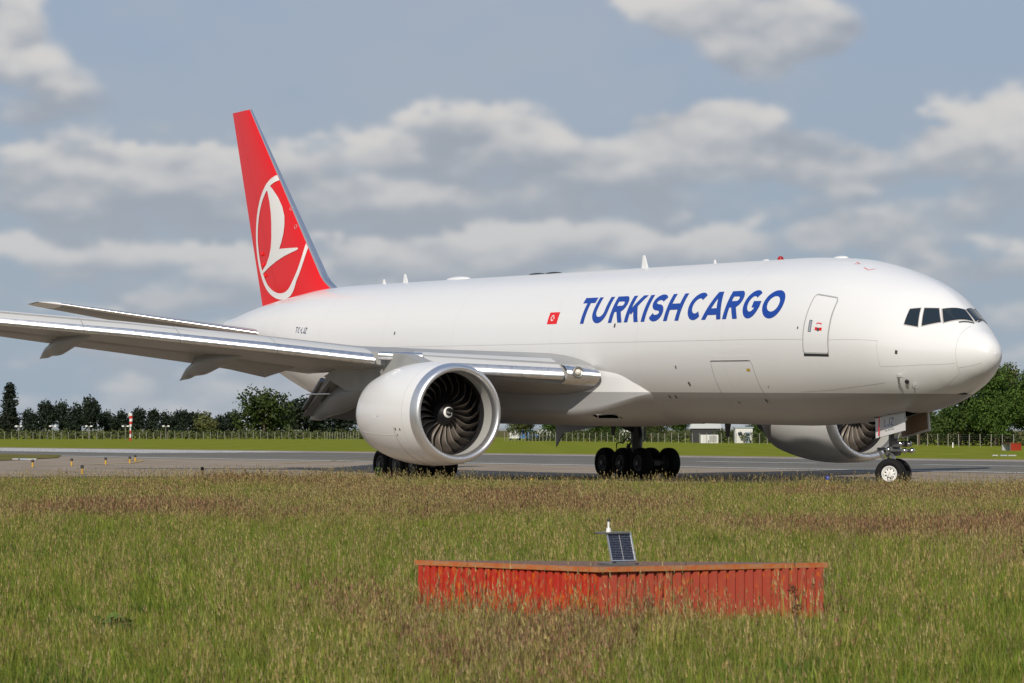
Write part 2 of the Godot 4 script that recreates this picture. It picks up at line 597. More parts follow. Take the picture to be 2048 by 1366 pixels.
	put("skin_seam", skin_line([Vector2(1.1, -40.5), Vector2(1.29, -46.2), Vector2(1.53, -50.5), Vector2(1.96, -57.5), Vector2(2.18, -59), Vector2(2.22, -55.5), Vector2(2.43, -57.5)], 0.022, 0.006), M.white_mark, body)
	for p: Array in [[15.52, -17.8, 0.12], [15.02, -30.5, 0.17], [16.94, -41.8, 0.15], [16.5, -41.8, 0.15], [38.35, 12.1, 0.14], [7.54, 8.9, 0.09], [19.8, 12.9, 0.16], [2.93, -3.8, 0.13], [9.9, -33, 0.06], [12.5, -47, 0.1], [10.6, -45, 0.16]]:
		put("port_opening", skin_line([Vector2(p[0] + p[2] * 0.35, p[1]), Vector2(p[0] - p[2] * 0.35, p[1])], p[2], 0.007), M.seam_dark, body)
	# probes by the nose
	for p: Array in [[3.03, -28.3, 3.18, -38.0], [2.72, -42.0, 2.78, -46.0]]:
		var a := fus(p[0], p[1])
		var n := fus_n(p[0], p[1])
		put("pitot_probe", tube_mesh([a, a + n * 0.14, a + n * 0.16 + Vector3(0.34, 0, 0)], [0.035, 0.03, 0.012], 8), M.alum, body)
		put("probe_plate", skin_line([Vector2(p[0] + 0.06, p[1]), Vector2(p[2] + 0.02, p[3])], 0.09, 0.006), M.frame, body)
	put("vane_sensor", tube_mesh([fus(2.87, -36.0), fus(2.87, -36.0) + fus_n(2.87, -36.0) * 0.06], [0.08, 0.07], 12), M.dark, body)
	# aerials on the crown
	for p: Array in [[22.46, 0.52, 0.34], [43.15, 0.40, 0.34], [45.26, 0.22, 0.2], [17.3, 0.16, 0.12]]:
		var s: float = p[0]
		var pr := PackedVector2Array([Vector2(-p[2], -0.1), Vector2(p[2] * 0.5, -0.1), Vector2(p[2] * 0.1, p[1]), Vector2(-p[2] * 0.15, p[1])])
		var sa := start()
		prism(sa, pr, -0.03, 0.03, Transform3D(Basis.from_scale(Vector3(-1, 1, 1)), Vector3(-s, 8.3 + SL * s, 0)))
		put("blade_aerial", done(sa), M.white, body)
	for p: Array in [[38.0, 0.09, 1.0, 0.35], [9.0, 0.05, 0.4, 0.2], [13.8, 0.04, 0.2, 0.1], [31.0, 0.05, 0.55, 0.3], [29.6, 0.05, 0.55, 0.3]]:
		var s: float = p[0]
		var dome := SphereMesh.new()
		dome.radius = 1.0
		dome.height = 2.0
		dome.radial_segments = 24
		dome.rings = 12
		var o := put("crown_fairing", dome, M.white if s != 31.0 and s != 29.6 else M.dark, body, Vector3(-s, section(s)[0] + SL * s - 0.01, 0))
		o.scale = Vector3(p[2], p[1] * 1.6, p[3])
	var bc := SphereMesh.new()
	bc.radius = 0.12
	bc.height = 0.24
	put("beacon_lamp", bc, M.redglass, body, Vector3(-12.85, 8.307 + SL * 12.85 + 0.02, 0))
	put("escape_marking", skin_line([Vector2(7.0, 72), Vector2(6.75, 74), Vector2(7.1, 76)], 0.03, 0.008), M.red, body)
	put("escape_marking", skin_line([Vector2(6.3, 70), Vector2(5.95, 68), Vector2(5.8, 72)], 0.03, 0.008), M.red, body)
	for p: Array in [[16.4, 0.0, 0.5], [24.8, 0.0, 0.42]]:
		var sa := start()
		prism(sa, PackedVector2Array([Vector2(-0.22, 0.1), Vector2(0.2, 0.1), Vector2(0.02, -p[2]), Vector2(-0.12, -p[2])]), -0.025, 0.025, Transform3D(Basis.IDENTITY, Vector3(-p[0], section(p[0])[1] + SL * p[0] - (0.15 if p[0] > 20 else 0.0), p[1])))
		put("belly_aerial", done(sa), M.dark, body)
	return body


# the fairing has upright sides; its section is [half width, foot of the side, keel, squareness of the lower corner]
func fair_sec(s: float) -> Array:
	var f := smoothstep(18.2, 23.5, s) * (1.0 - smoothstep(36.0, 43.0, s))
	var a := 0.0
	var y1 := 0.0
	for k in 7:
		var q := maxf(s + (k - 3) * minf(0.28, (s - 18.05) * 0.33), 18.1)
		a += lut([[18.1, 2.42], [18.4, 2.54], [18.8, 2.70], [19.3, 2.83], [20.5, 2.94], [22.5, 3.05], [25.0, 3.30], [35.0, 3.30], [38.0, 3.05], [41.0, 2.75], [43.2, 2.40]], q) / 7.0
		y1 += lut([[18.1, 3.28], [19.3, 3.05], [20.3, 2.82], [22.0, 2.68], [36.0, 2.68], [43.2, 3.28]], q) / 7.0
	return [a, y1, 2.09 - 0.17 * f, lerpf(1.25, 2.6, f)]


func fair_up(s: float, y: float) -> Vector3:
	var k := fair_sec(s)
	return Vector3(-s, y + SL * s, k[0] - 0.55 * pow(maxf(0.0, (y - 3.85) / 0.95), 2.0))


func fair_lo(s: float, ph: float) -> Vector3:
	var k := fair_sec(s)
	return Vector3(-s, k[1] - (k[1] - k[2]) * pow(sin(ph), 2.0 / k[3]) + SL * s, k[0] * pow(maxf(cos(ph), 0.0), 2.0 / k[3]))


func make_fairing() -> void:
	var up := func(a: float, b: float) -> Vector3: return fair_up(lerpf(18.1, 43.2, pow(a, 1.35)), lerpf(4.95, WL, b))
	var lo := func(a: float, b: float) -> Vector3:
		var s := lerpf(18.1, 43.2, pow(a, 1.35))
		if b < 0.15:
			return fair_up(s, lerpf(WL, fair_sec(s)[1], b / 0.15))
		return fair_lo(s, (b - 0.15) / 0.85 * PI / 2)
	for side: float in [1.0, -1.0]:
		var o := put("wing_root_fairing", sheet(110, 24, up), M.white, plane)
		# the intake is an opening; the body behind it lies a hand deep
		var c := [fair_lo(20.45, 0.50), fair_lo(21.5, 0.40), fair_lo(21.95, 0.66), fair_lo(20.9, 0.78)]
		var y0 := minf(minf(c[0].y, c[1].y), minf(c[2].y, c[3].y))
		var y1 := maxf(maxf(c[0].y, c[1].y), maxf(c[2].y, c[3].y))
		put("fairing_belly", sheet(170, 70, lo, false, AABB(Vector3(-21.75, lerpf(y0, y1, 0.22), 0.0), Vector3(1.1, (y1 - y0) * 0.56, 6.0))), M.grey, o)
		put("inlet_ramp", sheet(5, 5, func(a: float, b: float) -> Vector3:
			var p: Vector3 = (c[0] as Vector3).lerp(c[1], a).lerp((c[3] as Vector3).lerp(c[2], a), b)
			return p + Vector3(0, 0.06 + 0.22 * a, -0.05 - 0.18 * a)), M.grey, o)
		var st := start()
		for k in 4:
			tube(st, [c[k], c[(k + 1) % 4]], [0.035, 0.035], 6)
		put("inlet_rim", done(st), M.grey, o)
		if side < 0:
			o.scale = Vector3(1, 1, -1)


# ---------------------------------------------------------------- wings
func lut(t: Array, z: float) -> float:
	for i in t.size() - 1:
		if z <= t[i + 1][0] or i == t.size() - 2:
			return lerpf(t[i][1], t[i + 1][1], (z - t[i][0]) / (t[i + 1][0] - t[i][0]))
	return 0.0


func w_le(z: float) -> float:
	return 21.0 + 0.687 * (z - 3.1) if z <= 30.4 else 39.755 + 1.42 * (z - 30.4)


func w_te(z: float) -> float:
	return lut([[2.0, 36.5], [10.0, 36.2], [30.4, 42.3], [32.4, 43.2]], z)


func w_h(z: float) -> float:
	return lut([[2.0, 4.05], [4.1, 4.28], [10.0, 4.88], [14.0, 5.52], [18.5, 6.18], [23.0, 6.72], [30.4, 7.62], [32.4, 7.85]], z)


func w_hte(z: float) -> float:
	return lut([[2.0, 3.95], [10.0, 4.82], [14.0, 5.35], [20.0, 6.02], [30.4, 7.2], [32.4, 7.5]], z)


func foil(x: float) -> float:
	return 5.0 * (0.2969 * sqrt(x) - 0.126 * x - 0.3516 * x * x + 0.2843 * x * x * x - 0.1036 * x * x * x * x)


func wing_pt(z: float, x: float, up: float) -> Vector3:
	var c := w_te(z) - w_le(z)
	var t := lut([[2.0, 0.115], [10.0, 0.092], [20.0, 0.088], [32.4, 0.085]], z)
	return Vector3(-(w_le(z) + c * x), lerpf(w_h(z), w_hte(z), x) + up * foil(x) * t * c + (0.018 * c * sin(PI * x) if up != 0.0 else 0.0), z)


func wing_piece(z0: float, z1: float, nz: int, xr: float, xl := 0.0) -> ArrayMesh:
	var n := 40
	return sheet(nz, 2 * n + 2, func(a: float, b: float) -> Vector3:
		var z := lerpf(z0, z1, a)
		var j := roundi(b * (2 * n + 1))
		if j == 2 * n + 1:
			return wing_pt(z, xr, 1.0)
		var q := float(j) / (2 * n)
		var x: float = xl + (xr - xl) * pow(absf(1.0 - 2.0 * q), 2.0)
		return wing_pt(z, x, 1.0 if q < 0.5 else (-1.0 if q > 0.5 else 0.0)))


const SLAT := [[0.26, -0.17], [0.13, -0.165], [0.04, -0.12], [0.0, -0.04], [0.015, 0.04], [0.07, 0.105], [0.16, 0.15], [0.3, 0.175], [0.5, 0.165], [0.75, 0.095], [1.0, 0.0]]


func slat_pt(z: float, q: Array, drop: float, grow := 0.0) -> Vector3:
	var c := w_te(z) - w_le(z)
	var cs := clampf(0.075 * c + 0.42, 0.5, 1.3)
	if z > 9.0:
		drop = lut([[10.0, 0.50], [23.0, 0.80], [32.0, 0.80]], z)
	var t := wing_pt(z, 0.075, 1.0) + Vector3(0, 0.03, 0)
	var d := Vector2(cos(drop), -sin(drop))
	var nn := Vector2(sin(drop), cos(drop))
	var v: Vector2 = d * cs * (1.0 - q[0]) + nn * (cs * q[1] * 0.9 + grow)
	return t + Vector3(v.x, v.y, 0)


func make_slat(z0: float, z1: float, wing: Node, drop: float) -> void:
	var nose := sheet(12, 8, func(a: float, b: float) -> Vector3: return slat_pt(lerpf(z0, z1, a), SLAT[roundi(b * 7)], drop))
	var o := put("slat", nose, M.slat, wing)
	o.set_meta("label", "bare metal leading edge slat, lowered")
	put("slat_skin", sheet(12, 5, func(a: float, b: float) -> Vector3: return slat_pt(lerpf(z0, z1, a), SLAT[7 + roundi(b * 3)] if b > 0.01 else SLAT[7], drop, 0.002)), M.slat_skin, o)
	var cove := [[1.0, -0.012], [0.7, 0.03], [0.45, 0.02], [0.3, -0.06], [0.26, -0.165]]
	put("slat_cove", sheet(12, 5, func(a: float, b: float) -> Vector3: return slat_pt(lerpf(z0, z1, a), cove[roundi(b * 4)], drop)), M.grey, o)
	for z: float in [z0, z1]:
		var st := start()
		st.set_smooth_group(-1)
		var pts := []
		for q: Array in SLAT + cove.slice(1, 4):
			pts.append(slat_pt(z, q, drop))
		var mid := slat_pt(z, [0.35, 0.06], drop)
		for k in pts.size():
			st.add_vertex(mid)
			st.add_vertex(pts[k])
			st.add_vertex(pts[(k + 1) % pts.size()])
		put("slat_end", done(st), M.wing, o)


func make_flap(called: String, z0: float, z1: float, wing: Node, xle: float, dse: float, hte: Callable, thick: float) -> Node3D:
	var prof := [[1.0, 0.0], [0.75, 0.30], [0.45, 0.75], [0.2, 1.0], [0.05, 0.8], [0.0, 0.3], [0.03, -0.15], [0.2, -0.35], [0.5, -0.25], [0.8, -0.08], [1.0, -0.015]]
	var f := func(z: float, q: Array) -> Vector3:
		var a := wing_pt(z, xle, -0.15) + Vector3(0, -0.10, 0)
		var b := Vector3(-(w_te(z) + dse), hte.call(z), z)
		return a.lerp(b, q[0]) + Vector3(0, q[1] * thick, 0)
	var o := put(called, sheet(10, 11, func(a: float, b: float) -> Vector3: return f.call(lerpf(z0, z1, a), prof[roundi(b * 10)])), M.wing, wing)
	for z: float in [z0, z1]:
		var st := start()
		st.set_smooth_group(-1)
		var mid: Vector3 = f.call(z, [0.4, 0.15])
		for k in prof.size():
			st.add_vertex(mid)
			st.add_vertex(f.call(z, prof[k]))
			st.add_vertex(f.call(z, prof[(k + 1) % prof.size()]))
		put("flap_end", done(st), M.wing, o)
	return o


func canoe(path: Array, rv: Array, rh: Array) -> ArrayMesh:
	var cv := Curve3D.new()
	for p: Vector3 in path:
		cv.add_point(p)
	var n := path.size()
	for i in n:
		var t: Vector3 = (path[mini(i + 1, n - 1)] - path[maxi(i - 1, 0)]) / 6.0
		cv.set_point_in(i, -t)
		cv.set_point_out(i, t)
	return sheet(30, 25, func(a: float, b: float) -> Vector3:
		var g := a * (n - 1)
		var i := mini(int(g), n - 2)
		var fr := g - i
		var c := cv.sample(i, fr)
		var sm := fr * fr * (3 - 2 * fr)
		var v: float = lerpf(rv[i], rv[i + 1], sm)
		var h: float = lerpf(rh[i], rh[i + 1], sm)
		var t := b * TAU
		return c + Vector3(0, sin(t) * v, cos(t) * h), true)


func make_wing(side: float) -> Node3D:
	var wing := put("wing", wing_piece(2.0, 32.4, 60, 0.80, 0.03), M.wing, plane)
	wing.set_meta("label", "right wing with flaps and slats lowered" if side > 0 else "left wing reaching away behind the fuselage")
	make_slat(4.15, 8.75, wing, 0.66)
	var z := 10.45
	while z < 29.5:
		make_slat(z, z + 3.18, wing, 0.60)
		z += 3.2
	make_flap("outboard_flap", 10.0, 22.9, wing, 0.76, 0.75, func(q: float) -> float: return lut([[10.0, 4.33], [11.8, 4.75], [15.9, 5.34], [18.9, 5.75], [20.7, 6.0], [23.0, 6.35]], q), 0.20)
	make_flap("flaperon", 8.05, 9.9, wing, 0.78, 0.5, func(q: float) -> float: return lut([[8.0, 4.50], [10.0, 4.72]], q), 0.18)
	make_flap("inboard_flap", 3.3, 7.95, wing, 0.84, 1.2, func(q: float) -> float: return lut([[3.3, 2.30], [7.95, 2.72]], q), 0.30)
	make_flap("aileron", 23.05, 30.3, wing, 0.78, 0.02, func(q: float) -> float: return w_hte(q) - 0.02, 0.10)
	put("spoiler_panel", sheet(8, 3, func(a: float, b: float) -> Vector3:
		var zz := lerpf(11.0, 22.0, a)
		return wing_pt(zz, lerpf(0.66, 0.90, b), 0.9) + Vector3(0, 0.03 - 0.16 * b, 0)), M.wing, wing)
	# flap track fairings
	for q: Array in [[13.24, 38.55, 4.2, 1.0], [18.92, 40.22, 5.1, 0.9], [25.0, 41.9, 5.95, 0.8]]:
		var zz: float = q[0]
		var k: float = q[3]
		var lo := func(s: float) -> float: return wing_pt(zz, clampf((s - w_le(zz)) / (w_te(zz) - w_le(zz)), 0.02, 0.8), -1.0).y
		var st: float = q[1]
		var a := st - 6.6 * k
		var o := put("flap_fairing", canoe([Vector3(-a, lo.call(a) + 0.05, zz), Vector3(-(st - 4.6 * k), lo.call(st - 4.6 * k) - 0.12 * k, zz), Vector3(-(st - 2.6 * k), lo.call(st - 2.6 * k) - 0.32 * k, zz), Vector3(-(st - 1.2 * k), lerpf(q[2], lo.call(st - 2.6 * k) - 0.32 * k, 0.55), zz), Vector3(-st, q[2], zz)], [0.03, 0.30 * k, 0.46 * k, 0.27 * k, 0.02], [0.03, 0.26 * k, 0.33 * k, 0.22 * k, 0.02]), M.fairing, wing)
		o.set_meta("label", "canoe shaped fairing hanging under the flap")
	put("flap_fairing", canoe([Vector3(-31.0, 3.95, 7.26), Vector3(-33.2, 3.62, 7.26), Vector3(-35.0, 3.42, 7.26), Vector3(-36.8, 3.0, 7.26), Vector3(-38.2, 2.54, 7.26)], [0.05, 0.45, 0.60, 0.45, 0.03], [0.05, 0.36, 0.45, 0.34, 0.03]), M.fairing, wing)
	# drive links seen in the flap gap
	var lk := start()
	tube(lk, [Vector3(-35.2, 4.1, 7.75), Vector3(-36.3, 3.35, 7.6)], [0.12, 0.09], 8)
	tube(lk, [Vector3(-34.9, 3.75, 7.5), Vector3(-36.6, 3.5, 7.55)], [0.08, 0.08], 8)
	tube(lk, [Vector3(-35.6, 4.2, 7.9), Vector3(-37.2, 3.0, 8.02)], [0.16, 0.10], 8)
	put("flap_drive", done(lk), M.steel, wing)
	put("drive_rod", tube_mesh([Vector3(-34.6, 3.62, 8.06), Vector3(-36.9, 3.62, 8.06)], [0.035, 0.035], 8), M.alum, wing)
	# pylon
	var pr := PackedVector2Array([Vector2(-22.2, 4.55), Vector2(-24.2, 5.02), Vector2(-26.2, 5.22), Vector2(-28.5, 5.05), Vector2(-31.5, 4.3), Vector2(-29.5, 3.7), Vector2(-26.5, 3.6), Vector2(-23.5, 4.2)])
	var ps := start()
	prism(ps, pr, 9.33, 9.89, Transform3D.IDENTITY)
	put("engine_pylon", done(ps), M.wing, wing)
	# fence of metal above the pylon and the landing lamp in the root
	put("pylon_slat", tube_mesh([Vector3(-24.9, 4.98, 8.8), Vector3(-25.75, 5.02, 10.3)], [0.17, 0.17], 12), M.slat, wing)
	var rl := put("root_leading_edge", sheet(8, 14, func(a: float, b: float) -> Vector3:
		var zz := lerpf(3.1, 4.1, a)
		var t := lerpf(-1.9, 1.9, b)
		return Vector3(-(w_le(zz) + 0.75) + cos(t) * (1.0 - 0.15 * a), w_h(zz) + 0.02 + sin(t) * 0.42, zz)), M.slat, wing)
	var lens := SphereMesh.new()
	lens.radius = 0.13
	lens.height = 0.26
	put("landing_lamp", lens, M.lamp, rl, Vector3(-(w_le(3.75) - 0.13), w_h(3.75) + 0.12, 3.78))
	put("lamp_bezel", lathe([Vector2(-0.06, 0.13), Vector2(0.05, 0.19), Vector2(-0.06, 0.24)], 20, Vector3(0.94, 0.1, 0.3).normalized()), M.steel, rl, Vector3(-(w_le(3.75) - 0.15), w_h(3.75) + 0.12, 3.78))
	if side < 0:
		wing.scale = Vector3(1, 1, -1)
	return wing


# ---------------------------------------------------------------- engines
func make_engine(side: float) -> void:
	var c := Vector3(-20.36, 2.72, 9.61 * side)
	var axis := Vector3(-1, 0, 0)
	var cowl := put("engine", lathe([Vector2(0.42, 1.935), Vector2(0.7, 1.96), Vector2(1.2, 1.99), Vector2(2.0, 2.01), Vector2(2.8, 1.99), Vector2(3.6, 1.93), Vector2(4.3, 1.84), Vector2(5.0, 1.71), Vector2(5.6, 1.57), Vector2(5.6, 1.5), Vector2(4.6, 1.5)], 96, axis), M.nacelle, plane, c)
	cowl.set_meta("label", "white right engine with bright metal intake lip" if side > 0 else "white left engine beyond the nose wheel")
	put("intake_lip", lathe([Vector2(0.42, 1.937), Vector2(0.28, 1.915), Vector2(0.16, 1.885), Vector2(0.07, 1.84), Vector2(0.018, 1.79), Vector2(0.0, 1.735), Vector2(0.02, 1.685), Vector2(0.08, 1.64), Vector2(0.18, 1.605), Vector2(0.32, 1.585)], 96, axis), M.lip, cowl)
	put("intake_duct", lathe([Vector2(0.32, 1.586), Vector2(0.6, 1.585), Vector2(0.95, 1.60)], 96, axis), M.duct, cowl)
	put("fan_casing", lathe([Vector2(0.95, 1.60), Vector2(1.3, 1.63), Vector2(1.9, 1.63)], 72, axis), M.dark, cowl)
	put("rear_bulkhead", lathe([Vector2(1.95, 0.0), Vector2(1.95, 1.66)], 48, axis), M.black, cowl)
	put("core_cowl", lathe([Vector2(5.0, 1.15), Vector2(6.2, 1.02), Vector2(7.2, 0.80), Vector2(7.2, 0.7), Vector2(6.6, 0.7)], 48, axis), M.steel, cowl)
	put("exhaust_plug", lathe([Vector2(6.6, 0.6), Vector2(7.4, 0.38), Vector2(8.1, 0.05), Vector2(8.12, 0.0)], 32, axis), M.steel, cowl)
	put("spinner", lathe([Vector2(0.72, 0.0), Vector2(0.735, 0.05), Vector2(0.85, 0.17), Vector2(1.05, 0.34), Vector2(1.25, 0.47), Vector2(1.4, 0.53)], 40, axis), M.black, cowl)
	# painted comma on the spinner
	var st := start()
	st.set_smooth_group(0)
	var prev := []
	for i in 41:
		var f := i / 40.0
		var a := 2.2 + f * 6.6
		var r := 0.035 + 0.235 * f
		var wd := 0.012 + 0.058 * sin(PI * clampf(f * 0.9 + 0.08, 0.0, 1.0))
		var row := []
		for rr: float in [r - wd / 2, r + wd / 2]:
			var x := lut([[0.0, 0.72], [0.05, 0.735], [0.17, 0.85], [0.34, 1.05], [0.47, 1.25]], rr)
			row.append(Vector3(-x + 0.012, rr * sin(a) + 0.0, rr * cos(a)))
		if prev.size():
			quad(st, prev[0], prev[1], row[1], row[0])
		prev = row
	put("spinner_marking", done(st), M.white_mark, cowl)
	# blades
	var blade := sheet(14, 7, func(a: float, b: float) -> Vector3:
		var r := lerpf(0.44, 1.605, a)
		var sw := 0.20 * sin(a * PI * 1.05) - 0.26 * a * a + 0.12 * smoothstep(0.7, 1.0, a)
		var ang := sw + b * lerpf(0.22, 0.185, a) + 0.03 * sin(PI * b)
		var x := 1.22 - 0.16 * sin(PI * a) + 0.06 * a + b * lerpf(0.50, 0.26, a)
		return Vector3(-x, r * sin(ang), r * cos(ang)))
	var edge := sheet(14, 3, func(a: float, b: float) -> Vector3:
		var r := lerpf(0.44, 1.605, a)
		var sw := 0.20 * sin(a * PI * 1.05) - 0.26 * a * a + 0.12 * smoothstep(0.7, 1.0, a)
		var ang := sw + b * 0.035 - 0.004
		var x := 1.215 - 0.16 * sin(PI * a) + 0.06 * a + b * 0.05
		return Vector3(-x + 0.004, r * sin(ang), r * cos(ang)))
	for k in 22:
		var o := put("fan_blade", blade, M.blade, cowl)
		o.rotation.x = TAU * k / 22.0
		var o2 := put("blade_edge", edge, M.blade_edge, cowl)
		o2.rotation.x = TAU * k / 22.0
	# seams and marks on the cowl
	for q: Array in [[1.75, 1.0, -1.1, 0.6, M.seam_red], [1.0, -1.4, 1.4, 0.0, M.seam]]:
		var l := []
		var rads := []
		for i in 25:
			var f := i / 24.0
			var a: float = lerpf(-0.25, -1.45, f) if q[3] > 0 else lerpf(-1.5, 1.5, f)
			var rr := lut([[0.42, 1.935], [0.7, 1.96], [1.2, 1.99], [2.0, 2.01], [2.8, 1.99], [3.6, 1.93]], q[0]) + 0.002
			l.append(Vector3(-q[0], sin(a) * rr, cos(a) * rr * side))
			rads.append(0.006)
		put("cowl_seam", tube_mesh(l, rads, 5), q[4], cowl)
	var l2 := []
	var r2 := []
	for i in 20:
		var f := i / 19.0
		var x := lerpf(1.6, 5.2, f)
		var rr := lut([[1.2, 1.99], [2.0, 2.01], [2.8, 1.99], [3.6, 1.93], [4.3, 1.84], [5.0, 1.71], [5.6, 1.57]], x)
		l2.append(Vector3(-x, sin(-0.42) * rr, cos(-0.42) * rr * side))
		r2.append(0.007)
	put("cowl_seam", tube_mesh(l2, r2, 5), M.seam_faint, cowl)
	for q: Array in [[1.62, -0.30, 0.08], [1.28, -0.31, 0.07], [1.60, -0.42, 0.05], [3.35, -0.06, 0.06], [3.0, -0.05, 0.03]]:
		var s2 := start()
		var rr := lut([[1.2, 1.99], [2.0, 2.01], [2.8, 1.99], [3.6, 1.93]], q[0]) + 0.006
		var a: float = q[1]
		box(s2, Vector3(q[2], q[2] * 1.3, 0.006), Transform3D(Basis(Vector3.RIGHT, a * -side), Vector3(-q[0], sin(a) * rr, cos(a) * rr * side)))
		put("cowl_placard", done(s2), M.seam_dark if q[0] < 3.2 else M.white_mark, cowl)
	# strake
	var sk := start()
	prism(sk, PackedVector2Array([Vector2(-1.4, 0), Vector2(-2.7, 0.33), Vector2(-3.2, 0.33), Vector2(-3.4, 0)]), -0.02, 0.02, Transform3D(Basis(Vector3.RIGHT, 0.9 * side), Vector3(0, 1.22, -1.56 * side)))
	put("strake", done(sk), M.white, cowl)


# ---------------------------------------------------------------- tail
func fin_pt(h: float, x: float, up: float) -> Vector3:
	var le := 50.67 + (h - 8.93) * 0.982 - 0.9 * pow(clampf((9.6 - h) / 0.9, 0.0, 1.5), 2.0)
	var te := 58.63 + (h - 8.34) * 0.364
	var c := te - le
	return Vector3(-(le + c * x), h, up * foil(x) * 0.095 * minf(c, 8.0))


func fin_piece(x0: float, x1: float, up: bool) -> ArrayMesh:
	return sheet(40, 41, func(a: float, b: float) -> Vector3:
		var h := lerpf(7.6, 18.42, a)
		if x0 == 0.0:
			var q := b * 2.0 - 1.0
			return fin_pt(h, x1 * q * q, signf(q))
		if up:
			return fin_pt(h, lerpf(x0, x1, b), 1.0)
		return fin_pt(h, lerpf(x0, x1, b), -1.0))


func fin_side(p: Vector2) -> Vector3:
	var le := 50.67 + (p.y - 8.93) * 0.982
	var te := 58.63 + (p.y - 8.34) * 0.364
	return fin_pt(p.y, clampf((p.x - le) / (te - le), 0.0, 1.0), 1.0) + Vector3(0, 0, 0.014)


# a flat outline (s, height) laid on the fin's starboard side
func fin_print(poly: PackedVector2Array, off: float, sgn := 1.0) -> ArrayMesh:
	var st := start()
	st.set_smooth_group(0)
	# cut it in strips so that it follows the curve of the fin
	var h := 8.0
	while h < 18.4:
		var x := 48.0
		while x < 63.0:
			for piece: PackedVector2Array in Geometry2D.intersect_polygons(poly, PackedVector2Array([Vector2(x, h), Vector2(x + 0.4, h), Vector2(x + 0.4, h + 0.8), Vector2(x, h + 0.8)])):
				var tri := Geometry2D.triangulate_polygon(piece)
				for t in tri:
					var v := fin_side(piece[t]) + Vector3(0, 0, off)
					st.add_vertex(Vector3(v.x, v.y, v.z * sgn))
			x += 0.4
		h += 0.8
	return done(st)


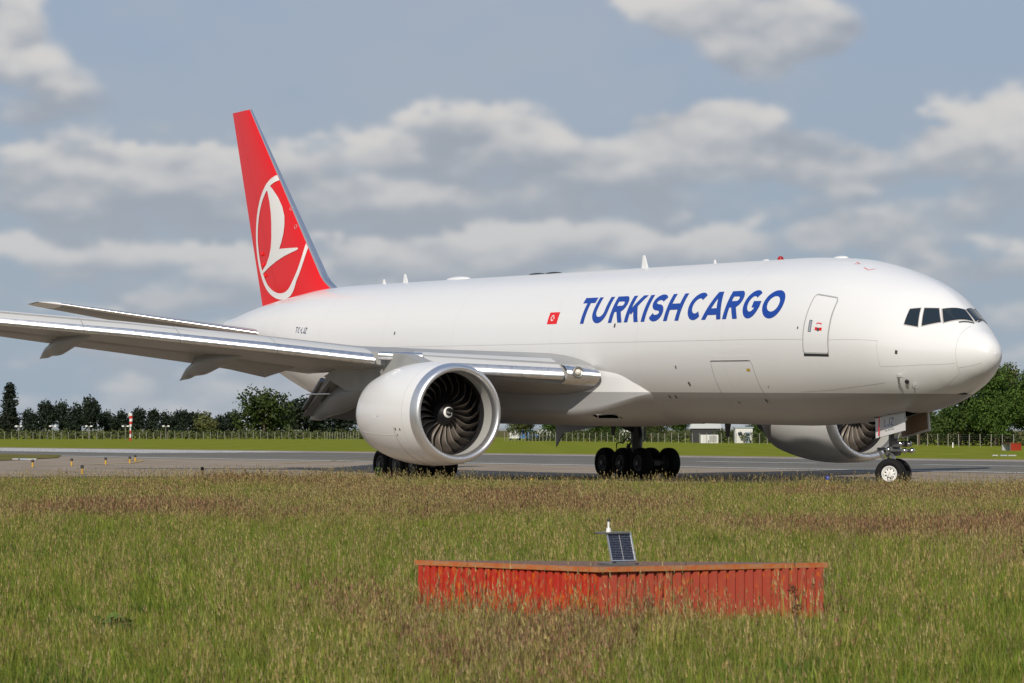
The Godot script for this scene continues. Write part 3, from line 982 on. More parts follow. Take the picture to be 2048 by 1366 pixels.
func make_tail() -> void:
	var fin := put("tail_fin", fin_piece(0.04, 0.70, true), M.red, plane)
	fin.set_meta("label", "tall red tail fin with a white bird in a ring")
	put("fin_side", fin_piece(0.04, 0.70, false), M.red, fin)
	put("fin_leading_edge", fin_piece(0.0, 0.0402, true), M.finmetal, fin)
	put("fin_cap", sheet(3, 30, func(a: float, b: float) -> Vector3:
		var p := fin_pt(18.42, b, 1.0)
		return Vector3(p.x, p.y + 0.02 * sin(PI * a), p.z * lerpf(1, -1, a))), M.red, fin)
	var rud := put("rudder", fin_piece(0.703, 1.0, true), M.red, fin)
	rud.set_meta("label", "red rudder along the rear edge of the fin")
	put("rudder_side", fin_piece(0.703, 1.0, false), M.red, fin)
	# ring and bird
	var le0 := PackedVector2Array()
	var te0 := PackedVector2Array()
	for i in 24:
		var h := lerpf(8.45, 18.3, i / 23.0)
		le0.append(Vector2(50.67 + (h - 8.93) * 0.982 + 0.04 * (58.63 + (h - 8.34) * 0.364 - 50.67 - (h - 8.93) * 0.982), h))
		te0.append(Vector2(58.63 + (h - 8.34) * 0.364 - 0.01, h))
	te0.reverse()
	var side := le0 + te0
	for sgn: float in [1.0, -1.0]:
		var st := 0
		var ro := PackedVector2Array()
		var ri := PackedVector2Array()
		for i in 73:
			var a := deg_to_rad(lerpf(-179.0, 179.0, i / 72.0))
			var t := lerpf(0.13, 0.16, absf(sin(a))) * (1.25 if cos(a) < 0.0 and sin(a) > 0.4 else 1.0)
			ro.append(Vector2(56.06 + cos(a) * 3.17, 11.72 + sin(a) * 3.17))
			ri.append(Vector2(56.06 + cos(a) * (3.17 - 2 * t), 11.72 + sin(a) * (3.17 - 2 * t)))
		ri.reverse()
		for piece: PackedVector2Array in Geometry2D.intersect_polygons(ro + ri, side):
			put("ring_marking", fin_print(piece, 0.004, sgn), M.white_mark, fin)
		var bird := PackedVector2Array()
		for p: Array in [[57.60, 14.50], [57.2, 14.29], [56.89, 14.11], [56.27, 13.67], [55.76, 13.16], [55.49, 12.7], [55.43, 12.26], [55.51, 11.83], [55.75, 11.4], [56.01, 11.09], [54.84, 11.07], [53.94, 11.05], [53.84, 11.0], [53.94, 10.94], [54.64, 10.82], [55.44, 10.69], [56.46, 10.48], [57.49, 10.22], [58.45, 9.93], [58.40, 10.12], [57.8, 10.41], [57.39, 10.78], [57.12, 11.21], [57.02, 11.74], [57.02, 12.44], [57.09, 12.97], [57.26, 13.51], [57.51, 14.02], [57.82, 14.36]]:
			bird.append(Vector2(p[0], p[1]))
		put("bird_marking", fin_print(bird, 0.007, sgn), M.white_mark, fin)
	for q: Array in [[54.95, 13.05], [54.3, 12.1]]:
		var l := []
		for i in 21:
			var a := TAU * i / 20.0
			l.append(fin_side(Vector2(q[0] + cos(a) * 0.10, q[1] + sin(a) * 0.10)))
		var r := []
		r.resize(21)
		r.fill(0.012)
		put("access_port", tube_mesh(l, r, 5), M.frame, fin)
	for q: Array in [[58.35, 10.95], [58.2, 10.4], [58.0, 9.85]]:
		var sp := SphereMesh.new()
		sp.radius = 0.09
		sp.height = 0.18
		put("hinge_fairing", sp, M.red, fin, fin_side(Vector2(q[0], q[1])))
	# stabilisers
	for sgn: float in [1.0, -1.0]:
		var sp := func(z: float, x: float, up: float) -> Vector3:
			var le := 60.35 + (z - 10.76) * 0.80 + 0.6 * pow(maxf(0.0, z - 10.3), 2.0) * 2.0
			var te := 63.0 + (z - 10.76) * 0.34 - 0.7 * pow(maxf(0.0, z - 10.3), 2.0)
			var c := te - le
			return Vector3(-(le + c * x), 6.27 + z * 0.190 + up * foil(x) * 0.095 * c + 0.05 * (1.0 - x), z)
		var stab := put("stabiliser", sheet(30, 41, func(a: float, b: float) -> Vector3:
			var q := b * 2.0 - 1.0
			return sp.call(lerpf(0.6, 10.25, a), 0.03 + 0.97 * q * q, signf(q))), M.wing, plane)
		stab.set_meta("label", "right tailplane, light grey with metal front edge" if sgn > 0 else "left tailplane behind the fin")
		put("stabiliser_edge", sheet(30, 13, func(a: float, b: float) -> Vector3:
			var q := b * 2.0 - 1.0
			return sp.call(lerpf(0.6, 10.25, a), 0.0305 * q * q, signf(q))), M.slat, stab)
		put("stabiliser_tip", sheet(8, 41, func(a: float, b: float) -> Vector3:
			var q := b * 2.0 - 1.0
			return sp.call(lerpf(10.25, 11.0, a), q * q, signf(q) * (1.0 - 0.7 * a * a))), M.white, stab)
		if sgn < 0:
			stab.scale = Vector3(1, 1, -1)


# ---------------------------------------------------------------- undercarriage
func make_wheel(rad: float, wid: float, rim: Material) -> Node3D:
	var wh := MeshInstance3D.new()
	wh.name = "wheel"
	var h := wid / 2.0
	wh.mesh = lathe([Vector2(-h * 0.75, rad * 0.52), Vector2(-h * 0.98, rad * 0.64), Vector2(-h, rad * 0.76), Vector2(-h * 0.86, rad * 0.90), Vector2(-h * 0.6, rad * 0.975), Vector2(-h * 0.25, rad), Vector2(h * 0.25, rad), Vector2(h * 0.6, rad * 0.975), Vector2(h * 0.86, rad * 0.90), Vector2(h, rad * 0.76), Vector2(h * 0.98, rad * 0.64), Vector2(h * 0.75, rad * 0.52)], 48, Vector3(0, 0, 1))
	wh.material_override = M.tyre
	for sg: float in [1.0, -1.0]:
		put("rim", lathe([Vector2(h * 0.72 * sg, rad * 0.53), Vector2(h * 0.80 * sg, rad * 0.50), Vector2(h * 0.70 * sg, rad * 0.44), Vector2(h * 0.35 * sg, rad * 0.36), Vector2(h * 0.32 * sg, rad * 0.24), Vector2(h * 0.62 * sg, rad * 0.215), Vector2(h * 0.66 * sg, rad * 0.17), Vector2(h * 0.66 * sg, 0.0)], 40, Vector3(0, 0, 1)), rim, wh)
		for k in 9:
			var a := TAU * k / 9.0
			put("rim_hole", tube_mesh([Vector3(cos(a) * rad * 0.30, sin(a) * rad * 0.30, h * 0.30 * sg), Vector3(cos(a) * rad * 0.30, sin(a) * rad * 0.30, h * 0.38 * sg)], [rad * 0.045, rad * 0.045], 8), M.black, wh)
	return wh


func make_gear() -> void:
	# nose gear, steered to the left
	var ng := put("nose_gear", tube_mesh([Vector3(0, 2.6, 0), Vector3(0, 1.45, 0)], [0.17, 0.16], 20), M.strut, plane, Vector3(-5.89, 0, 0))
	ng.set_meta("label", "steered nose wheel leg with two wheels")
	put("piston", tube_mesh([Vector3(0, 1.45, 0), Vector3(0, 0.5, 0)], [0.095, 0.095], 16), M.chrome, ng)
	var st := start()
	tube(st, [Vector3(0, 1.52, 0), Vector3(0, 1.18, 0)], [0.20, 0.20], 20)
	tube(st, [Vector3(0, 1.28, -0.28), Vector3(0, 1.28, 0.28)], [0.09, 0.09], 12)
	put("steering_collar", done(st), M.strut, ng)
	st = start()
	tube(st, [Vector3(-0.02, 1.40, 0.12), Vector3(-0.72, 1.42, 0.12)], [0.045, 0.035], 8)
	tube(st, [Vector3(-0.72, 1.42, 0.12), Vector3(-0.12, 0.72, 0.1)], [0.05, 0.05], 8)
	tube(st, [Vector3(-0.72, 1.42, -0.12), Vector3(-0.12, 0.72, -0.1)], [0.05, 0.05], 8)
	tube(st, [Vector3(-0.72, 1.42, -0.16), Vector3(-0.72, 1.42, 0.16)], [0.05, 0.05], 8)
	put("torque_link", done(st), M.strut, ng)
	st = start()
	tube(st, [Vector3(0.12, 1.85, 0.0), Vector3(0.75, 2.55, 0.0)], [0.075, 0.075], 12)
	put("drag_brace", done(st), M.white, ng)
	st = start()
	box(st, Vector3(0.42, 0.20, 0.42), Transform3D(Basis.IDENTITY, Vector3(0.42, 1.60, 0.0)), 0.03)
	tube(st, [Vector3(0.1, 1.36, 0.16), Vector3(0.85, 1.36, 0.16)], [0.06, 0.06], 10)
	tube(st, [Vector3(0.1, 1.36, -0.16), Vector3(0.85, 1.36, -0.16)], [0.06, 0.06], 10)
	put("steering_actuator", done(st), M.strut, ng)
	for sg: float in [1.0, -1.0]:
		put("taxi_lamp", lathe([Vector2(-0.06, 0.0), Vector2(-0.02, 0.09), Vector2(0.05, 0.11), Vector2(0.06, 0.0)], 18, Vector3(1, 0, 0)), M.chrome, ng, Vector3(0.68, 1.60, 0.17 * sg))
		var ball := SphereMesh.new()
		ball.radius = 0.10
		ball.height = 0.20
		put("actuator_cap", ball, M.chrome, ng, Vector3(0.88, 1.37, 0.16 * sg))
		put("actuator_cap", ball, M.chrome, ng, Vector3(0.02, 1.40, 0.22 * sg))
	var nx := Node3D.new()
	nx.name = "steered_axle"
	plane.add_child(nx)
	nx.position = Vector3(-5.89, 0.545, 0)
	nx.rotation.y = deg_to_rad(37)
	put("axle", tube_mesh([Vector3(0, 0, -0.5), Vector3(0, 0, 0.5)], [0.07, 0.07], 12), M.strut, nx)
	for sg: float in [1.0, -1.0]:
		var wh := make_wheel(0.545, 0.40, M.rim_white)
		nx.add_child(wh, true)
		wh.position = Vector3(0, 0, 0.37 * sg)
	# doors of the nose bay
	for sg: float in [1.0, -1.0]:
		var d := start()
		prism(d, PackedVector2Array([Vector2(-6.20, 2.50), Vector2(-4.52, 2.80), Vector2(-4.47, 2.08), Vector2(-6.12, 1.80)]), -0.025, 0.025, Transform3D(Basis(Vector3.RIGHT, -0.06 * sg), Vector3(0, 0.0, 0.68 * sg)))
		var dr := put("nose_gear_door", done(d), M.door, plane)
		dr.set_meta("label", "light grey nose gear door marked LJZ" if sg > 0 else "open nose gear door with its brown inside showing")
		if sg < 0:
			var li := start()
			prism(li, PackedVector2Array([Vector2(-6.12, 2.46), Vector2(-4.6, 2.74), Vector2(-4.55, 2.14), Vector2(-6.05, 1.86)]), 0.03, 0.06, Transform3D(Basis(Vector3.RIGHT, -0.06 * sg), Vector3(0, 0.0, 0.68 * sg)))
			put("door_lining", done(li), M.lining, dr)
			for k in 4:
				var ri := start()
				box(ri, Vector3(0.05, 0.58, 0.05), Transform3D(Basis(Vector3.BACK, 0.1), Vector3(-5.9 + k * 0.42, 2.2 + k * 0.07, -0.60)))
				put("door_rib", done(ri), M.lining_dark, dr)
		else:
			var s2 := start()
			box(s2, Vector3(0.045, 0.69, 0.012), Transform3D(Basis(Vector3.BACK, -0.06), Vector3(-5.78, 2.225, 0.705)))
			put("red_stripe", done(s2), M.red, dr)
			var x := -5.42
			for ch: Array in [["L", 0.13], ["J", 0.13], ["Z", 0.16]]:
				var s3 := start()
				var off := 0.735
				for g: Array in glyph(ch[0], ch[1], 0.26, 0.035):
					for i in g.size() - 1:
						var a: Vector2 = g[i]
						var b: Vector2 = g[i + 1]
						var t := (b - a).normalized()
						var o := Vector2(-t.y, t.x) * 0.0175
						var e := t * (0.010 if g.size() > 2 else 0.0)
						var q := []
						for v: Vector2 in [a + o - e, a - o - e, b - o + e, b + o + e]:
							q.append(Vector3(x + v.x, 2.20 + (x + v.x + 5.4) * 0.17 + v.y, off + 0.02 * (2.3 - 2.2 - v.y)))
						s3.set_smooth_group(-1)
						quad(s3, q[0], q[1], q[2], q[3])
						off += 0.0008
				put("letter", done(s3), M.navy, dr)
				x += ch[1] + 0.05
	# the bay itself: four walls and a ceiling above the opening in the belly
	var bay := start()
	for q: Array in [[-5.35, 3.4, 0.0, 2.1, 0.04, 1.4], [-5.35, 3.1, 0.70, 2.1, 0.6, 0.04], [-5.35, 3.1, -0.70, 2.1, 0.6, 0.04], [-4.32, 3.1, 0.0, 0.04, 0.6, 1.4], [-6.38, 3.0, 0.0, 0.04, 0.8, 1.4]]:
		box(bay, Vector3(q[3], q[4], q[5]), Transform3D(Basis.IDENTITY, Vector3(q[0], q[1], q[2])))
	put("nose_gear_bay", done(bay), M.primer, plane)
	# main gear
	for sg: float in [1.0, -1.0]:
		var mg := put("main_gear", tube_mesh([Vector3(0, 4.6, -0.5 * sg), Vector3(0, 1.9, 0), Vector3(0, 0.72, 0)], [0.30, 0.27, 0.19], 20), M.strut, plane, Vector3(-31.77, 0, 5.49 * sg))
		mg.set_meta("label", "six wheel main gear bogie under the " + ("right" if sg > 0 else "left") + " wing")
		st = start()
		box(st, Vector3(3.3, 0.28, 0.30), Transform3D(Basis.IDENTITY, Vector3(0, 0.66, 0)), 0.05)
		put("truck_beam", done(st), M.strut, mg)
		st = start()
		tube(st, [Vector3(0, 2.0, 0), Vector3(0.3, 2.8, -2.2 * sg)], [0.12, 0.12], 10)
		tube(st, [Vector3(0.0, 2.1, 0), Vector3(-1.4, 3.6, -0.9 * sg)], [0.11, 0.11], 10)
		put("side_brace", done(st), M.strut, mg)
		st = start()
		tube(st, [Vector3(-0.2, 1.75, 0), Vector3(-0.75, 1.35, 0), Vector3(-0.25, 0.95, 0)], [0.08, 0.10, 0.08], 8)
		tube(st, [Vector3(-0.15, 1.6, 0.15), Vector3(-0.6, 1.75, 0.15), Vector3(-0.95, 1.5, 0.15), Vector3(-1.1, 1.55, 0.15), Vector3(-1.45, 1.5, 0.15), Vector3(-1.5, 0.9, 0.15)], [0.035, 0.035, 0.035, 0.035, 0.035, 0.035], 6)
		tube(st, [Vector3(-0.95, 1.5, -0.1), Vector3(-1.0, 0.8, -0.1)], [0.03, 0.03], 6)
		put("torque_link", done(st), M.strut, mg)
		for k in 3:
			put("axle", tube_mesh([Vector3((k - 1) * 1.47, 0.66, -0.95), Vector3((k - 1) * 1.47, 0.66, 0.95)], [0.10, 0.10], 12), M.strut, mg)
			for e: float in [1.0, -1.0]:
				var wh := make_wheel(0.66, 0.52, M.rim_dark)
				mg.add_child(wh, true)
				wh.position = Vector3((k - 1) * 1.47, 0.66, 0.70 * e)
		var d := start()
		prism(d, PackedVector2Array([Vector2(0.25, 2.9), Vector2(1.15, 2.9), Vector2(1.05, 1.62), Vector2(0.2, 1.78)]), -0.03, 0.03, Transform3D(Basis(Vector3.UP, 0.5 * sg), Vector3(0.1, 0, 0.30 * sg)))
		put("leg_door", done(d), M.grey, mg)
		d = start()
		prism(d, PackedVector2Array([Vector2(-37.0, 2.45), Vector2(-33.2, 2.55), Vector2(-33.6, 2.22), Vector2(-36.4, 1.95), Vector2(-37.0, 1.34)]), -0.03, 0.03, Transform3D(Basis.IDENTITY, Vector3(31.77, 0, -1.0 * sg)))
		put("bay_door", done(d), M.grey, mg)


func make_aircraft() -> void:
	plane = thing("cargo_aircraft", "white twin engine cargo jet with red tail taxiing past the long grass", "aircraft", Vector3(0.70 + cos(TH) * 31.77, 0.0, -(130.8 + sin(TH) * 31.77)), TH)
	make_fuselage()
	make_fairing()
	make_wing(1.0)
	make_wing(-1.0)
	make_engine(1.0)
	make_engine(-1.0)
	make_tail()
	make_gear()


# ---------------------------------------------------------------- sky
# cloud banks in view: azimuth, elevation (degrees), half sizes, weight
const BANKS := [
	[-7.2, 4.75, 1.7, 0.62, 0.62], [-4.9, 4.85, 1.2, 0.62, 0.55], [-3.0, 4.4, 1.3, 0.35, 0.35], [-9.4, 7.7, 0.55, 0.9, 0.60], [-8.7, 6.4, 1.3, 1.0, 0.36], [-5.3, 6.2, 0.8, 0.35, 0.16], [-9.2, 5.0, 0.9, 0.5, 0.2],
	[4.4, 7.6, 2.0, 0.70, 0.66], [5.6, 7.5, 1.1, 0.45, 0.30], [3.9, 5.6, 1.5, 0.80, 0.60], [2.0, 4.95, 1.6, 0.50, 0.45], [5.6, 5.2, 1.2, 0.5, 0.3], [8.9, 5.5, 1.2, 0.85, 0.62], [6.5, 4.9, 0.7, 0.50, 0.42], [0.2, 5.6, 0.7, 0.5, 0.25],
	[-0.8, 6.0, 0.8, 0.30, 0.42], [-1.6, 5.3, 1.3, 0.4, 0.32], [-8.0, 3.15, 1.0, 0.33, 0.34], [-5.4, 2.75, 0.8, 0.35, 0.36], [-2.2, 3.5, 0.5, 0.2, 0.34], [-0.8, 3.35, 0.7, 0.30, 0.34],
	[2.6, 3.5, 2.6, 0.30, 0.28], [6.6, 3.7, 1.2, 0.4, 0.34], [8.5, 3.1, 1.3, 0.35, 0.34], [1.8, 2.5, 2.2, 0.4, 0.16], [7.8, 4.2, 1.5, 0.35, 0.2], [-6.5, 1.8, 2.0, 0.3, 0.16],
	[-6.2, 7.3, 1.3, 0.7, -0.40], [-1.0, 7.4, 3.2, 0.8, -0.50], [8.0, 7.3, 1.2, 0.8, -0.60], [3.6, 6.62, 3.0, 0.20, -0.34], [-3.0, 6.3, 1.6, 0.5, -0.32], [6.9, 6.2, 0.8, 0.5, -0.34], [-6.0, 5.75, 1.6, 0.25, -0.25]]


var n_big := FastNoiseLite.new()
var n_fine := FastNoiseLite.new()


# weight of the cloud banks at a point, and how far up in them it lies
func banks(az: float, el: float) -> Vector2:
	var o := 0.0
	var up := 0.0
	var all := 0.001
	for b: Array in BANKS:
		var x: float = (az - b[0]) / b[2]
		var y: float = (el - b[1]) / b[3]
		# bases are flatter than tops
		var r := x * x + y * y * (1.0 if y > 0.0 else 1.5)
		if r < 6.0:
			var g: float = b[4] * exp(-r * 0.9)
			o += g
			if g > 0.0:
				up += g * clampf(y, -1.4, 1.4)
				all += g
	return Vector2(o, up / all)


func sky_color(az: float, el: float) -> Color:
	var e := maxf(el, 0.0)
	var base := Color(0.340, 0.412, 0.490).lerp(Color(0.325, 0.405, 0.525), smoothstep(2.8, 8.6, e))
	base = base.lerp(Color(0.085, 0.170, 0.360), clampf((e - 9.0) / 45.0, 0.0, 1.0))
	var near := clampf((14.0 - absf(az)) / 3.0, 0.0, 1.0) * clampf((11.0 - e) / 2.0, 0.0, 1.0)
	# layers lie flatter and smaller towards the horizon
	var k := deg_to_rad(az)
	var st := 23.0 / (1.0 + e * 0.045) * 4.0
	var p := Vector3(cos(k) * st, log(1.0 + e * 0.55) * 9.5, sin(k) * st)
	var big := n_big.get_noise_3dv(p)
	var fine := n_fine.get_noise_3dv(p)
	var fine_up := n_fine.get_noise_3dv(p + Vector3(-0.25, 0.85, -0.25))
	var d := 0.06 - 0.26 * smoothstep(10.0, 45.0, e) + big * 0.80 * (1.0 - 0.6 * near) + fine * 0.30
	var up := clampf(big * 0.8 + 0.1, -1.0, 1.0)
	if near > 0.0:
		var bk := banks(az + fine * 0.9, el + 0.22 + fine_up * 0.50 + big * 0.1)
		d += (bk.x - 0.15 + 0.20 * smoothstep(5.5, 3.5, el)) * near
		up = lerpf(up, bk.y, near)
	var a := smoothstep(-0.06, lerpf(0.30, 0.10, clampf(up * 0.6 + 0.5, 0.0, 1.0)), d)
	# a thin veil over the blue
	base = base.lerp(Color(0.43, 0.455, 0.49), 0.35 * smoothstep(-0.6, 0.5, big + fine * 0.5) * smoothstep(40.0, 8.0, e))
	if a > 0.003:
		var lit := clampf(0.42 + up * 0.40 + (fine - fine_up) * 0.75, 0.0, 1.0)
		lit = lit * lit * (3.0 - 2.0 * lit)
		var c := Color(0.335, 0.370, 0.425).lerp(Color(0.665, 0.648, 0.630), lit)
		# low clouds are seen through more air
		c = c.lerp(Color(0.395, 0.445, 0.505), clampf(0.62 - e * 0.105, 0.0, 0.62))
		base = base.lerp(c, a * 0.92)
	return base


func sky_texture() -> ImageTexture:
	for n: FastNoiseLite in [n_big, n_fine]:
		n.noise_type = FastNoiseLite.TYPE_SIMPLEX_SMOOTH
		n.seed = 11
	n_big.frequency = 0.05
	n_big.fractal_octaves = 3
	n_fine.frequency = 0.34
	n_fine.fractal_octaves = 5
	n_fine.fractal_gain = 0.52
	var lw := 768
	var lh := 384
	var low := Image.create(lw, lh, false, Image.FORMAT_RGBF)
	for j in lh:
		var el := 90.0 - (j + 0.5) / lh * 180.0
		if el < -1.0:
			low.fill_rect(Rect2i(0, j, lw, lh - j), Color(0.20, 0.21, 0.17))
			break
		for i in lw:
			var az := (i + 0.5) / lw * 360.0
			low.set_pixel(i, j, sky_color(az if az < 180.0 else az - 360.0, el))
	low.resize(4096, 2048, Image.INTERPOLATE_CUBIC)
	var j0 := int((90.0 - 12.0) / 180.0 * 2048)
	for j in range(j0, 1026):
		var el := 90.0 - (j + 0.5) / 2048.0 * 180.0
		for i in range(-220, 220):
			low.set_pixel(posmod(i, 4096), j, sky_color((i + 0.5) / 4096.0 * 360.0, el))
	return ImageTexture.create_from_image(low)


# ---------------------------------------------------------------- setting
func flat(pts: Array, y: float) -> ArrayMesh:
	var p := PackedVector2Array()
	for v: Vector2 in pts:
		p.append(v)
	var st := start()
	st.set_smooth_group(-1)
	for t in Geometry2D.triangulate_polygon(p):
		st.add_vertex(w(p[t].x, p[t].y, y))
	var m := done(st)
	return m


func ribbon(pts: Array, wid: float, y: float) -> ArrayMesh:
	var st := start()
	st.set_smooth_group(-1)
	var l := []
	var r := []
	for i in pts.size():
		var t: Vector2 = (pts[mini(i + 1, pts.size() - 1)] - pts[maxi(i - 1, 0)]).normalized()
		var o := Vector2(-t.y, t.x) * wid / 2
		l.append(w(pts[i].x + o.x, pts[i].y + o.y, y))
		r.append(w(pts[i].x - o.x, pts[i].y - o.y, y))
	for i in pts.size() - 1:
		quad(st, l[i], r[i], r[i + 1], l[i + 1])
	return done(st)


func rp(p: float, q: float) -> Vector2:
	return Vector2(24.5 + 0.55 * p + 0.835 * q, 145.5 - 0.835 * p + 0.55 * q)


func edge_d(x: float) -> float:
	return 115.0 - (x + 25.0) / 3.2 + 0.5 * sin(x * 0.7) + 0.3 * sin(x * 1.9 + 1.0)


func make_ground() -> void:
	var pm := PlaneMesh.new()
	pm.size = Vector2(5000, 4000)
	var g := structure("grass_ground", pm, M.soil)
	g.position = Vector3(0, 0, -1200)
	# the far verge, mown short
	structure("mown_verge", flat([rp(-900, 44.5), rp(-600, 44.2), rp(-200, 44.6), rp(-60, 44.3), rp(-20, 44.8), rp(140, 44.4), rp(140, 330), rp(-900, 330)], 0.008), M.lawn)
	var near_edge := []
	for i in 61:
		var x := lerpf(-120.0, 56.0, i / 60.0)
		near_edge.append(Vector2(x, edge_d(x)))
	var pav := structure("taxiway", flat(near_edge + [rp(60, -0.6), rp(-300, -0.6)], 0.02), M.taxi)
	var run := structure("runway", flat([rp(-700, -0.6), rp(100, -0.6), rp(100, 37.0), rp(-700, 37.0)], 0.03), M.asphalt)
	structure("runway_shoulder", flat([rp(-700, 37.0), rp(100, 37.0), rp(100, 44.5), rp(-700, 44.5)], 0.025), M.taxi)
	put("edge_line", flat([rp(-700, 0.0), rp(100, 0.0), rp(100, 0.9), rp(-700, 0.9)], 0.04), M.paint, run)
	put("edge_line", flat([rp(-700, 35.6), rp(100, 35.6), rp(100, 36.5), rp(-700, 36.5)], 0.04), M.paint, run)
	for k in 6:
		for sd in 2:
			var q := 19.2 + 2.9 * k if sd else 17.0 - 2.9 * k
			put("threshold_stripe", flat([rp(-260, q), rp(-132, q), rp(-132, q + 1.7), rp(-260, q + 1.7)] if sd else [rp(-260, q - 1.7), rp(-190, q - 1.7), rp(-190, q), rp(-260, q)], 0.041), M.paint, run)
	put("threshold_bar", flat([rp(-266, 1.2), rp(-263, 1.2), rp(-263, 35.4), rp(-266, 35.4)], 0.041), M.paint, run)
	for k in 8:
		put("centre_dash", flat([rp(-50 + k * 22.0, 17.6), rp(-38 + k * 22.0, 17.6), rp(-38 + k * 22.0, 18.3), rp(-50 + k * 22.0, 18.3)], 0.041), M.paint, run)
	# rubber and repair strips, asphalt colour only
	for q: Array in [[9.0, 1.6], [14.0, 2.6], [21.5, 2.6], [27.0, 1.4], [31.0, 0.9]]:
		put("tar_strip", flat([rp(-300, q[0]), rp(100, q[0]), rp(100, q[0] + q[1]), rp(-300, q[0] + q[1])], 0.035), M.rubber_marks, run)
	# yellow guide lines
	for l: Array in [[Vector2(-36.0, 172.0), Vector2(-29.0, 174.0), Vector2(-24.8, 180.0), Vector2(-23.5, 189.0), Vector2(-24.2, 200.0), Vector2(-26.5, 209.0)], [Vector2(-14.0, 187.0), Vector2(-9.3, 215.0), Vector2(-9.8, 217.0)], [Vector2(-24.0, 150.0), Vector2(-8.0, 163.0)], [Vector2(-22.0, 139.0), Vector2(30.0, 118.0)]]:
		put("guide_line", ribbon(l, 0.30, 0.05), M.yellow_paint, pav)
	# expansion joints of the taxiway
	for k in 7:
		put("joint", ribbon([Vector2(-60, 152.0 + k * 7.0), Vector2(34, 118.0 + k * 7.0 - 8.0)], 0.12, 0.045), M.tar, pav)
	# island of grass beside the taxiway
	structure("grass_island", flat([Vector2(-60, 190), Vector2(-38, 192), Vector2(-33.5, 205), Vector2(-33.0, 222), Vector2(-36, 244), Vector2(-48, 262), Vector2(-70, 270)], 0.06), M.lawn_dry)


func leaf_mesh(lobes: Array, n: int, size: float, c0: Color, c1: Color, clump: float, per: int) -> ArrayMesh:
	var vs := PackedVector3Array()
	var ns := PackedVector3Array()
	var cs := PackedColorArray()
	var tot := 0.0
	for l: Array in lobes:
		tot += l[1].x * l[1].y
	for l: Array in lobes:
		var count := int(n * l[1].x * l[1].y / tot / per)
		for k in count:
			var d := Vector3(rng.randfn(), rng.randfn(), rng.randfn()).normalized()
			var r := pow(rng.randf(), 0.28) * rng.randf_range(0.82, 1.10)
			var cc: Vector3 = l[0] + d * r * l[1]
			var tint := rng.randf()
			var outw: Vector3 = (d * Vector3(1, 1, 1)).normalized()
			for q in per:
				var p := cc + Vector3(rng.randfn(), rng.randfn() * 0.8, rng.randfn()) * clump * 0.5
				var nn := (Vector3(rng.randfn(), rng.randfn() + 0.5, rng.randfn()).normalized() + outw * 0.7).normalized()
				var u := nn.cross(Vector3(rng.randfn(), rng.randfn(), rng.randfn())).normalized()
				var v := nn.cross(u)
				var s := size * rng.randf_range(0.6, 1.25)
				var c := c0.lerp(c1, clampf(tint * 0.75 + rng.randf() * 0.35, 0.0, 1.0))
				var a := p - u * s * 0.5
				var b := p + v * s * 0.42
				var e := p + u * s * 0.6
				var f := p - v * s * 0.42
				for x: Vector3 in [a, b, e, a, e, f]:
					vs.append(x)
					ns.append(nn)
					cs.append(c)
	var arr := []
	arr.resize(Mesh.ARRAY_MAX)
	arr[Mesh.ARRAY_VERTEX] = vs
	arr[Mesh.ARRAY_NORMAL] = ns
	arr[Mesh.ARRAY_COLOR] = cs
	var m := ArrayMesh.new()
	m.add_surface_from_arrays(Mesh.PRIMITIVE_TRIANGLES, arr)
	return m


func make_tree(called: String, label: String, h: float, lobes: Array, n: int, size: float, c0: Color, c1: Color, clump: float, group: String, per := 9) -> Node3D:
	var t := thing(called, label, "tree", Vector3.ZERO, 0.0, group)
	var st := start()
	tube(st, [Vector3(0, -0.1, 0), Vector3(0.05, h * 0.2, 0.03), Vector3(-0.05, h * 0.5, 0.05), Vector3(0.0, h * 0.78, 0)], [h * 0.026, h * 0.02, h * 0.012, h * 0.004], 7)
	for k in 6:
		var a := TAU * k / 6.0 + rng.randf()
		var y0 := h * rng.randf_range(0.22, 0.55)
		tube(st, [Vector3(0, y0, 0), Vector3(cos(a) * h * 0.1, y0 + h * 0.08, sin(a) * h * 0.1), Vector3(cos(a) * h * 0.2, y0 + h * 0.2, sin(a) * h * 0.2)], [h * 0.010, h * 0.006, h * 0.002], 5)
	put("trunk", done(st), M.bark, t)
	put("crown", leaf_mesh(lobes, n, size, c0, c1, clump, per), M.leaf, t)
	return t


func lobes_round(h: float, r: float, k: int) -> Array:
	var o := [[Vector3(0, h * 0.58, 0), Vector3(r * 0.72, h * 0.34, r * 0.72)]]
	for i in k:
		var a := TAU * i / k + rng.randf()
		var y := rng.randf_range(0.25, 0.84)
		var rr := r * rng.randf_range(0.42, 0.62) * (1.25 - 0.5 * y)
		o.append([Vector3(cos(a) * r * (0.85 - 0.6 * y), h * y, sin(a) * r * (0.85 - 0.6 * y)), Vector3(rr, rr * 0.85, rr)])
	return o


